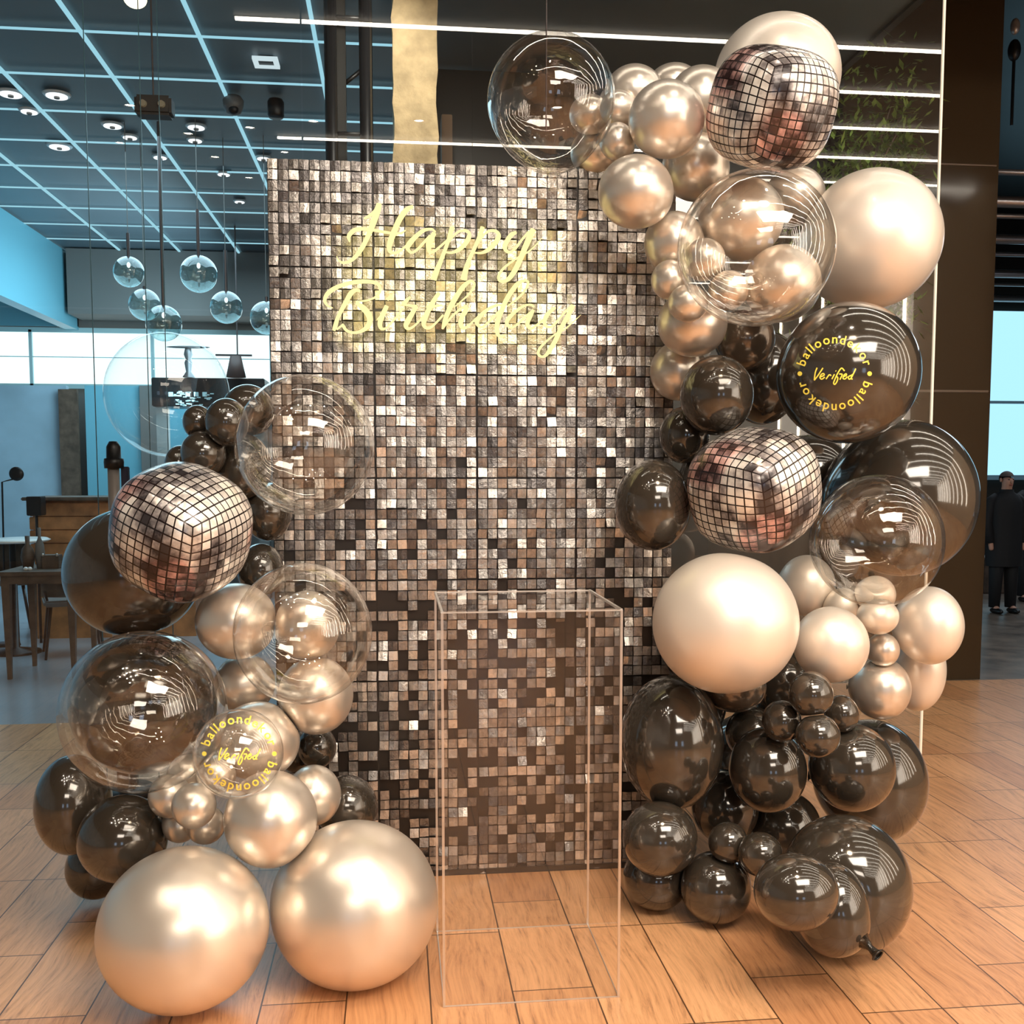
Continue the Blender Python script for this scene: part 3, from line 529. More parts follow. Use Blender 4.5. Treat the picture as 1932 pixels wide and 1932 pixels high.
# foliage behind the right part of the glass
def foliage(name, c, sx, sy, sz, n, seed, label):
    rnd = random.Random(seed); t = thing(name, (c[0], c[1], 0), label, 'plant')
    bm = bmesh.new()
    for k in range(n):
        u = [max(-1.1, min(1.1, rnd.gauss(0, .42))) for _ in range(3)]; u[0] = min(u[0], .22 / sx); o = Vector((c[0] + u[0] * sx, c[1] + u[1] * sy, c[2] + u[2] * sz))
        d = Vector((rnd.uniform(-1, 1), rnd.uniform(-1, 1), rnd.uniform(-1, .5))).normalized(); s = d.cross(Vector((0, 0, 1))).normalized() * rnd.uniform(.008, .016); L = rnd.uniform(.05, .10)
        v = [bm.verts.new(o), bm.verts.new(o + d * L * .5 + s), bm.verts.new(o + d * L), bm.verts.new(o + d * L * .5 - s)]; bm.faces.new(v)
    f = obj('leaves', bm, 'green', t); f['kind'] = 'stuff'
    bm = bmesh.new(); rnd = random.Random(seed + 1)
    tube(bm, [(c[0], c[1], 0), (c[0] + .02, c[1], c[2] * .5), (c[0], c[1], c[2])], [.03, .022, .015], 8)
    for k in range(9):
        a = rnd.uniform(0, 6.28); z = c[2] - sz * .6 + k * sz * .13; tube(bm, [(c[0], c[1], z), (c[0] + math.cos(a) * sx * .5, c[1] + math.sin(a) * sy * .5, z + .25)], [.009, .003], 6)
    obj('stem', bm, 'woodd', t, True)
foliage('tree', (3.02, 6.4, 3.05), .55, .3, 1.0, 4200, 3, 'dim green leafy tree behind the right part of the glass wall')

# ================================================================== lounge furniture at the left
def at0(px, y): return at(px, 900, y).x
# wooden counter
y = 9.6; x0, x1 = at0(52, y), at0(205, y); zt = at(100, 938, y).z
t = thing('bar_counter', ((x0 + x1) / 2, y, 0), 'orange brown wooden bar counter with dark top behind the steel pole', 'counter')
obj('counter_top', bbox(x0 - .05, x1 + .8, y - .05, y + .65, zt - .03, zt, .008), 'woodd', t)
for k in range(4): obj('plank', bbox(x0, x1 + .75, y, y + .04, zt - .05 - (k + 1) * .12, zt - .055 - k * .12, .006), 'wood', t)
obj('body', bbox(x0 + .02, x1 + .72, y + .04, y + .6, 00, zt - .03), 'wood', t)
# steel pole with black collar
y = 4.9; p = at(219, 980, y); zt = at(219, 838, y).z; zc = at(219, 872, y).z
t = thing('stanchion_pole', (p.x, y, 0), 'steel pole with black cap and collar left of the disco balloon', 'pole')
bm = bmesh.new(); tube(bm, [(p.x - .005, y, .03), (p.x - .005, y, zc)], .026, 20); obj('pole', bm, 'chrome', t, True)
bm = bmesh.new(); lathe(bm, (p.x - .002, y, zc), [(0, -.028), (.042, -.028), (.044, 0), (.042, .016), (.032, .018), (.031, .07), (.018, .094), (0, .096)], 24); obj('cap', bm, 'black', t, True)
obj('back_bar', bbox(p.x + .024, p.x + .055, y + .01, y + .05, .03, zc - .02, .004), pm('navy_bar', (.01, .012, .03), .4), t)
bm = bmesh.new(); lathe(bm, (p.x, y, 0), [(0, .03), (.13, .03), (.15, 0), (0, 0)], 32); obj('base', bm, 'black', t, True)
# square table with tapered legs
def leg(bm, x, y, z, w=.03): 
    v0 = [(x - w, y - w, z), (x + w, y - w, z), (x + w, y + w, z), (x - w, y + w, z)]; w2 = w * .45
    v1 = [(x - w2, y - w2, 0), (x + w2, y - w2, 0), (x + w2, y + w2, 0), (x - w2, y + w2, 0)]
    a = [bm.verts.new(p) for p in v0]; b = [bm.verts.new(p) for p in v1]; bm.faces.new(a); bm.faces.new(b[::-1])
    for k in range(4): bm.faces.new((b[k], b[(k + 1) % 4], a[(k + 1) % 4], a[k]))
y = 8.0; x0, x1 = at0(14, y), at0(160, y); zt = at(70, 1072, y).z
t = thing('table', ((x0 + x1) / 2, y, 0), 'grey brown wooden table with slim tapered legs at the left edge', 'table')
obj('table_top', bbox(x0, x1, y - .3, y + .35, zt - .03, zt, .006), 'woodd', t)
obj('apron', bbox(x0 + .03, x1 - .03, y - .27, y + .32, zt - .09, zt - .03), 'woodd', t)
for x in (x0 + .05, x1 - .05):
    for yy in (y - .24, y + .28): bm = bmesh.new(); leg(bm, x, yy, zt - .03); obj('leg', bm, 'woodd', t)
zt1 = zt
# things on it
for px, w, h, m, nm, lab, cat in ((47, .05, .24, 'woodd', 'vase', 'dark brown vase on the grey brown table', 'vase'), (70, .035, .30, 'taupe', 'bottle', 'pale grey bottle on the grey brown table', 'bottle')):
    c = at0(px, y); bm = bmesh.new(); lathe(bm, (c, y, zt + .001), [(0, 0), (w * .7, 0), (w, h * .35), (w * .8, h * .6), (w * .3, h * .75), (w * .35, h), (0, h)]); tag(obj(nm, bm, m, None, True), lab, cat)
t = thing('storage_box', (at0(93, y), y, zt), 'small dark box with two metal clips on the grey brown table', 'box')
c = at0(93, y); obj('body', bbox(c - .06, c + .06, y - .05, y + .05, zt, zt + .10, .004), 'woodd', t)
for s in (-1, 1):
    bm = bmesh.new(); ellipsoid(bm, (c + s * .05, y - .05, zt + .10), .012, .012, .014); obj('clip', bm, 'chrome', t, True)
for px, lab in ((42, 'left of its twin'), (50, 'right of its twin')):
    bm = bmesh.new(); ellipsoid(bm, (at0(px, y - .2), y - .2, zt + .014), .016, .016, .014); tag(obj('stone', bm, 'white', None, True), 'small white pebble on the table, ' + lab, 'stone', 'white pebbles on the table')
# white oval table further back
y = 8.9; c = at(35, 1020, y); t = thing('oval_table', (c.x, y, 0), 'thin white oval table top on a dark foot at the left edge', 'table')
bm = bmesh.new(); lathe(bm, (0, 0, 0), [(0, -.012), (.9, -.01), (1, .004), (.9, .018), (0, .02)], 40)
for v in bm.verts: v.co = Vector((c.x + v.co.x * .24, y + v.co.y * .30, c.z + v.co.z))
obj('table_top', bm, 'white', t, True)
bm = bmesh.new(); lathe(bm, (c.x - .05, y, 0), [(0, 0), (.2, 0), (.19, .02), (.03, .05), (.025, c.z - .012), (0, c.z - .012)]); obj('foot', bm, 'black', t, True)
# round mirror / paddle on arm, small black box, grey bust
y = 9.3; p = at(31, 894, y); t = thing('table_mirror', (p.x, y, 0), 'small black oval mirror on a bent arm at the left edge', 'mirror')
bm = bmesh.new(); ellipsoid(bm, p, .062, .02, .06); bmesh.ops.rotate(bm, verts=bm.verts, cent=p, matrix=Matrix.Rotation(R(30), 3, 'Y')); obj('mirror_head', bm, 'black', t, True)
bm = bmesh.new(); tube(bm, [(p.x - .03, y, p.z - .045), (p.x - .12, y, p.z - .07), (p.x - .14, y, .02)], .008); obj('arm', bm, 'black', t, True)
bm = bmesh.new(); lathe(bm, (p.x - .14, y, 0), [(0, 0), (.12, 0), (.11, .02), (0, .02)]); obj('base', bm, 'black', t, True)
y = 9.0; p = at(37, 958, y); t = thing('loudspeaker', (p.x, y, 0), 'small square black loudspeaker on a stand above the white oval table', 'speaker')
obj('cabinet', bbox(p.x - .06, p.x + .06, y + .33, y + .47, p.z - .08, p.z + .085, .005), 'black', t)
bm = bmesh.new(); tube(bm, [(p.x, y + .4, 0), (p.x, y + .4, p.z - .08)], .012); obj('stand', bm, 'black', t)
def chair(px, y, rz, label):
    x = at0(px, y); t = thing('lounge_chair', (x, y, 0), label, 'chair', 'chairs in the lounge')
    rot = Matrix.Rotation(rz, 4, 'Z'); tr = Matrix.Translation((x, y, 0)) @ rot
    def put(nm, bm, m, sm=False): bm.transform(tr); obj(nm, bm, m, t, sm)
    put('seat', bbox(-.22, .22, -.22, .22, .42, .47, .015), 'taupe')
    bm = bmesh.new()
    for k in range(9):
        a = R(-60 + 15 * k); 
    n = 12; rows = []
    for z in (.50, .66, .82):
        rows.append([bm.verts.new((.25 * math.sin(R(-70 + 140 * k / n)), .05 + .21 * math.cos(R(-70 + 140 * k / n)) , z)) for k in range(n + 1)])
    for a, b in zip(rows, rows[1:]):
        for k in range(n): bm.faces.new((a[k], a[k + 1], b[k + 1], b[k]))
    bmesh.ops.solidify(bm, geom=bm.faces[:], thickness=.02); put('backrest', bm, 'woodd', True)
    for sx in (-1, 1):
        for sy in (-1, 1):
            bm = bmesh.new(); tube(bm, [(sx * .17, sy * .17, .42), (sx * .22, sy * .22, 0)], [.016, .01], 8); put('leg', bm, 'black', True)
            if sy > 0: bm = bmesh.new(); tube(bm, [(sx * .19, .17, .46), (sx * .21, .19, .55)], .01, 8); put('back_post', bm, 'black', True)
chair(128, 8.8, R(200), 'brown lounge chair between the table and the big black balloon')
chair(-2, 10.4, R(20), 'brown chair behind the white oval table at the left edge')
# kiosk board with pendant cone lamp
y = 12.2
p0 = at(285, 712, y); p1 = at(500, 768, y)
t = thing('bar_canopy', ((p0.x + p1.x) / 2, y, 0), 'dark bar canopy with white chalk marks behind the faint bubble balloon', 'kiosk')
obj('board', bbox(p0.x, p1.x, y, y + .5, p1.z, p0.z, .01), 'black', t)
for x in (p0.x + .06, p1.x - .06): obj('post', bbox(x - .06, x + .06, y + .2, y + .35, 0, p1.z), 'taupe', t)
rnd = random.Random(8); bm = bmesh.new()
for k in range(34):
    a = at(rnd.uniform(330, 400), rnd.uniform(738, 766), y - .008); box(bm, a.x - .02, a.x + .02, y - .01, y - .002, a.z, a.z + .012)
for k in range(5):
    a = at(318 + 16 * k, 748, y - .008); box(bm, a.x, a.x + .05, y - .01, y - .002, a.z, a.z + .05)
obj('chalk_marks', bm, pm('chalk', (.6, .75, .75), .8), t)
y = 12.0; p = at(445, 690, y); t = thing('cone_pendant', (p.x, y, p.z), 'brown cone pendant lamp under a flat bar, before the bright windows', 'pendant lamp')
bm = bmesh.new(); zt = at(445, 672, y).z; zb = at(445, 712, y).z; lathe(bm, (p.x, y, 0), [(0, zb), (.11, zb), (.06, zt), (0, zt)]); obj('lamp_shade', bm, pm('cone_brown', (.12, .07, .06), .5), t, True)
obj('bar', bbox(at0(412, y), at0(480, y), y - .015, y + .015, zt, zt + .02), 'rod', t)
bm = bmesh.new(); tube(bm, [(p.x + .02, y, zt + .01), (p.x + .02, y, CH + .02)], .008); obj('rod', bm, 'rod', t)
y = 12.1; p = at(355, 660, y); t = thing('tap_figure', (p.x, y, p.z), 'grey twisted stem with a flat top standing on the dark bar canopy', 'sculpture')
zt = at(355, 655, y).z; zb = at(355, 712, y).z
bm = bmesh.new(); lathe(bm, (p.x, y, zb + .001), [(0, 0), (.07, 0), (.03, .06), (.045, .16), (.03, .2), (.05, (zt - zb) * .75), (.03, zt - zb), (0, zt - zb)]); obj('stem', bm, pm('grey_metal', (.16, .15, .15), .3, .7), t, True)
bm = bmesh.new(); ellipsoid(bm, (p.x, y, zt), .24, .05, .014); obj('top_plate', bm, bpy.data.materials['grey_metal'], t, True)
# dark screen hanging under the soffit
y = 13.5; p0 = at(330, 532, y); p1 = at(366, 561, y)
tag(obj('hanging_screen', bbox(p0.x, p1.x, y, y + .05, p1.z, p0.z, .004), pm('navy', (.008, .012, .03), .4)), 'small navy screen on the taupe fascia behind the glass globes', 'screen')
struct(obj('soffit', bbox(-3.95, 1.9, 13.3, 13.95, 3.42, CH), 'taupe'))

# ================================================================== corridor at the right: pipes, people
for k, (z, yy) in enumerate([(3.95, 8.2), (3.9, 8.9), (3.98, 9.7), (3.92, 10.4), (3.96, 11.3), (3.9, 12.1), (3.94, 13.0), (3.9, 13.8)]):
    bm = bmesh.new(); tube(bm, [(4.3, yy, z), (7.5, yy + .1, z + .03), (11, yy - .05, z)], .05 if k % 2 else .025, 12)
    tag(obj('ceiling_pipe', bm, pm('grey_pipe', (.35, .33, .34), .3, .8) if k == 0 else bpy.data.materials['grey_pipe'], None, True), 'shiny grey pipe across the corridor ceiling at the right edge, ' + ('nearest', 'second nearest', 'third nearest', 'fourth nearest', 'fourth from the back', 'third from the back', 'second from the back', 'furthest back')[k], 'pipe', 'pipes under the corridor ceiling')
y = 10.0; p = at(1915, 60, 7.9)
t = thing('ceiling_spotlight', (p.x, 7.9, p.z), 'black spotlight hanging at the upper right edge beside the pillar', 'lamp')
for z, r, nm, m in ((at(1915, 95, 7.9).z, .06, 'housing', 'black'), (at(1912, 50, 7.9).z, .045, 'head', 'chrome')):
    bm = bmesh.new(); ellipsoid(bm, (p.x, 7.9, z), r * .8, r * .8, r * 1.4); obj(nm, bm, m, t, True)
bm = bmesh.new(); tube(bm, [(p.x, 7.9, p.z - .1), (p.x, 7.9, CH + .02)], .012); obj('rod', bm, 'black', t)

def person(px, py, y, face, label, coat, skin, height=None, flip=1):
    """standing adult: one continuous skinned body, clothes and hair as children"""
    base = at(px, py, y); x = base.x; y = base.y
    t = thing('person', (x, y, 0), label, 'person'); H = height
    def skin_obj(nm, verts, edges, rad, mat, parent, lv=2):
        me = bpy.data.meshes.new(nm); me.from_pydata([(x + a * flip * H, y + b * H, c * H) for a, b, c in verts], edges, [])
        o = link(nm, me, mat, parent, False)
        mod = o.modifiers.new('skin', 'SKIN'); mod.use_smooth_shade = True
        for k, r_ in enumerate(rad):
            sv = me.skin_vertices[0].data[k]; sv.radius = (r_[0] * H, r_[1] * H) if isinstance(r_, tuple) else (r_ * H, r_ * H); sv.use_root = (k == 0)
        s = o.modifiers.new('sub', 'SUBSURF'); s.levels = lv; s.render_levels = lv
        return o
    V = [(0, 0, .50), (0, 0, .60), (0, .005, .72), (0, .005, .80), (0, 0, .86), (0, -.01, .90), (0, -.012, .955),   # spine to crown
         (-.05, 0, .48), (-.055, -.005, .27), (-.06, 0, .05), (-.062, -.06, .02), (.05, 0, .48), (.055, -.005, .27), (.06, 0, .05), (.065, -.06, .02),
         (-.09, .005, .765), (-.13, .01, .62), (-.12, -.03, .49), (-.118, -.04, .44), (.09, .005, .765), (.13, .01, .62), (.12, -.03, .49), (.118, -.04, .44)]
    E_ = [(0, 1), (1, 2), (2, 3), (3, 4), (4, 5), (5, 6), (0, 7), (7, 8), (8, 9), (9, 10), (0, 11), (11, 12), (12, 13), (13, 14), (3, 15), (15, 16), (16, 17), (17, 18), (3, 19), (19, 20), (20, 21), (21, 22)]
    Rr = [(.085, .06), (.08, .055), (.095, .06), (.075, .05), .03, (.038, .045), (.04, .05), .05, .035, .022, .02, .05, .035, .022, .02, .018, .02, .018, .016, .018, .02, .018, .016]
    body = skin_obj('body', V, E_, Rr, skin, t)
    # long padded coat
    bm = bmesh.new(); n = 24; rows = []
    for z, w, d in ((.33, .125, .085), (.40, .13, .09), (.50, .125, .088), (.60, .115, .082), (.70, .12, .08), (.78, .12, .072), (.82, .095, .06), (.845, .05, .048), (.865, .045, .045)):
        rows.append([bm.verts.new((x + H * w * math.cos(6.2832 * k / n), y + H * (d * math.sin(6.2832 * k / n) + .003 * math.sin(k * 2.4)), z * H)) for k in range(n)])
    for a, b in zip(rows, rows[1:]):
        for k in range(n): bm.faces.new((a[k], a[(k + 1) % n], b[(k + 1) % n], b[k]))
    cm = obj('coat', bm, coat, t, True)
    for s in (-1, 1):
        bm = bmesh.new(); tube(bm, [(x + s * .07 * H, y, .815 * H), (x + s * .115 * H, y, .785 * H), (x + s * .135 * H, y + .01, .63 * H), (x + s * .125 * H, y - .03 * H, .49 * H)], [.030 * H, .038 * H, .038 * H, .03 * H], 14); obj('sleeve', bm, coat, t, True)
        bm = bmesh.new(); tube(bm, [(x + s * .05 * H, y, .50 * H), (x + s * .056 * H, y - .004, .27 * H), (x + s * .06 * H, y, .04 * H)], [.058 * H, .046 * H, .036 * H], 14); obj('trouser_leg', bm, coat, t, True)
        bm = bmesh.new(); ellipsoid(bm, (x + s * .062 * H, y - .035 * H, .018 * H), .028 * H, .07 * H, .022 * H); obj('shoe', bm, 'black', t, True)
    # face
    f = -1 * face
    zc = .93 * H
    for s in (-1, 1):
        bm = bmesh.new(); ellipsoid(bm, (x + s * .016 * H, y + f * .052 * H, zc + .005), .006 * H, .004 * H, .004 * H, 10, 6); obj('eye', bm, 'black', t, True)
        bm = bmesh.new(); ellipsoid(bm, (x + s * .044 * H, y, zc), .006 * H, .012 * H, .016 * H, 10, 6); obj('ear', bm, skin, t, True)
    bm = bmesh.new(); ellipsoid(bm, (x, y + f * .06 * H, zc - .012 * H), .007 * H, .010 * H, .014 * H, 10, 8); obj('nose', bm, skin, t, True)
    bm = bmesh.new(); ellipsoid(bm, (x, y + f * .052 * H, zc - .035 * H), .014 * H, .005 * H, .004 * H, 12, 6); obj('mouth', bm, pm('lip', (.35, .10, .08), .5), t, True)
    bm = bmesh.new(); ellipsoid(bm, (x, y + .006, zc + .012 * H), .047 * H, .055 * H, .050 * H, 20, 12)
    for v in list(bm.verts):
        if v.co.z < zc + .018 * H and (v.co.y - y) * f > -.01 * H or v.co.z < zc - .02 * H: bm.verts.remove(v)
    obj('hair', bm, pm('hair_grey', (.10, .08, .07), .8), t, True)
M['skin'] = pm('skin', (.55, .30, .22), .5); M['coat'] = pm('black_coat', (.006, .007, .010), .75)
person(1890, 1158, 10.3, 1, 'person in a long black coat and dark trousers standing beyond the pillar', 'coat', 'skin', 1.52)
person(1942, 1130, 11.2, 1, 'person in dark clothes cut by the right edge, behind the one in the long coat', 'coat', 'skin', 1.54)
# dark low bench behind people
tag(obj('bench', bbox(7.15, 8.2, 11.9, 12.3, 0, .45, .02), 'woodd'), 'low brown bench behind the people at the right edge', 'bench')

# ================================================================== sequin wall
YW = 3.75; PW = .3645; PX0 = -.436; NT = 10; PZ = 2.585; PH = PZ / 7
sw = thing('shimmer_screen', (PX0 + 2 * PW, YW, 0), 'tall silver square sequin backdrop wall behind the neon sign', 'backdrop')
rnd = random.Random(21)
def panel(c, r):
    x0 = PX0 + c * PW; z1 = PZ - r * PH; z0 = z1 - PH
    pb = obj('panel', bbox(x0 + .0002, x0 + PW - .0002, YW + .012, YW + .020, z0 + .0002, z1), 'backing', sw)
    bm = bmesh.new(); tone = []
    tw = (PW - .005) / NT; th = (PH - .003) / NT
    base = rnd.uniform(-.05, .05)
    for i in range(NT):
        for j in range(NT):
            zf = (z1 - (j + .5) * th) / PZ
            # more squares are left out in the lower part, baring the dark backing
            cx = x0 + .0025 + (i + .5) * tw; zt = z1 - .003 - j * th
            miss = .30 if .05 < zf < .42 else .06
            if rnd.random() < miss and zf < .6: continue
            a = rnd.gauss(0, .10); b = rnd.gauss(0, .07); cc = rnd.gauss(0, .03)
            if rnd.random() < .25: a = rnd.gauss(-.05, .22)
            w = tw * .455; h = th * .92
            m = Matrix.Translation((cx, YW, zt)) @ Matrix.Rotation(cc, 4, 'Y') @ Matrix.Rotation(b, 4, 'Z') @ Matrix.Rotation(a, 4, 'X')
            bow = rnd.uniform(.0005, .002)
            vs = []
            for yy in (0, .0012):
                for (u, v_) in ((-1, 0), (0, 0), (1, 0), (1, -1), (0, -1), (-1, -1)):
                    vs.append(bm.verts.new(m @ Vector((u * w, yy - (bow if u == 0 else 0), v_ * h))))
            fs = [(0, 1, 4, 5), (1, 2, 3, 4), (11, 10, 7, 6), (10, 9, 8, 7), (5, 4, 10, 11), (4, 3, 9, 10), (0, 5, 11, 6), (2, 8, 9, 3), (1, 0, 6, 7), (2, 1, 7, 8)]
            tn = min(1, max(0, rnd.betavariate(1.6, 1.7) + base))
            for f in fs: bm.faces.new([vs[k] for k in f]); tone.append(tn)
    bm.normal_update(); me = bpy.data.meshes.new('sequins'); bm.to_mesh(me); bm.free()
    at_ = me.attributes.new('tone', 'FLOAT', 'FACE'); at_.data.foreach_set('value', tone)
    link('sequins', me, 'sequin', pb)
for c in range(4):
    for r in range(7): panel(c, r)
bm = bmesh.new()
for x in (PX0 + .01, PX0 + 2 * PW, PX0 + 4 * PW - .04): box(bm, x, x + .03, YW + .022, YW + .05, .0, PZ - .01)
for z in (.02, PZ - .05): box(bm, PX0, PX0 + 4 * PW, YW + .022, YW + .05, z, z + .03)
obj('frame', bm, 'black', sw)
obj('bottom_rail', bbox(PX0 + .003, PX0 + 4 * PW, YW - .004, YW + .02, .0, .022), 'backing', sw)

# ================================================================== neon sign
def crom(pts, n=7):
    P = [np.array(p, float) for p in pts]; P = [2 * P[0] - P[1]] + P + [2 * P[-1] - P[-2]]; out = []
    for i in range(1, len(P) - 2):
        for k in range(n):
            t = k / n; a, b, c, d = P[i - 1:i + 3]
            out.append(.5 * (2 * b + (c - a) * t + (2 * a - 5 * b + 4 * c - d) * t * t + (3 * b - a - 3 * c + d) * t ** 3))
    out.append(P[-2]); return out
def stroke(bm, pts, org, sc, y, depth=.010):
    pts = [(org[0] + a / sc, org[1] + b / sc, c / sc) for a, b, c in pts]
    C = crom(pts); W3 = []
    for px, py, w in C:
        p = at(px, py, y); W3.append((p, max(w, .8) * y / FPX / 2 * 1.14))
    n = len(W3); rings = []
    for i in range(n):
        t = (W3[min(i + 1, n - 1)][0] - W3[max(i - 1, 0)][0]); t.y = 0; t.normalize(); s = Vector((-t.z, 0, t.x)); p, w = W3[i]
        rings.append([bm.verts.new(p + s * (w * math.cos(a)) + Vector((0, -depth * math.sin(a), 0))) for a in [2 * math.pi * k / 10 for k in range(10)]])
    for a, b in zip(rings, rings[1:]):
        for k in range(10): bm.faces.new((a[k], a[(k + 1) % 10], b[(k + 1) % 10], b[k]))
    bm.faces.new(rings[0][::-1]); bm.faces.new(rings[-1])
A_, B_, C_, D_, E2 = ((600, 370), 8.05), ((800, 400), 8.05), ((600, 510), 8.05), ((790, 510), 11.365), ((920, 510), 10.17)
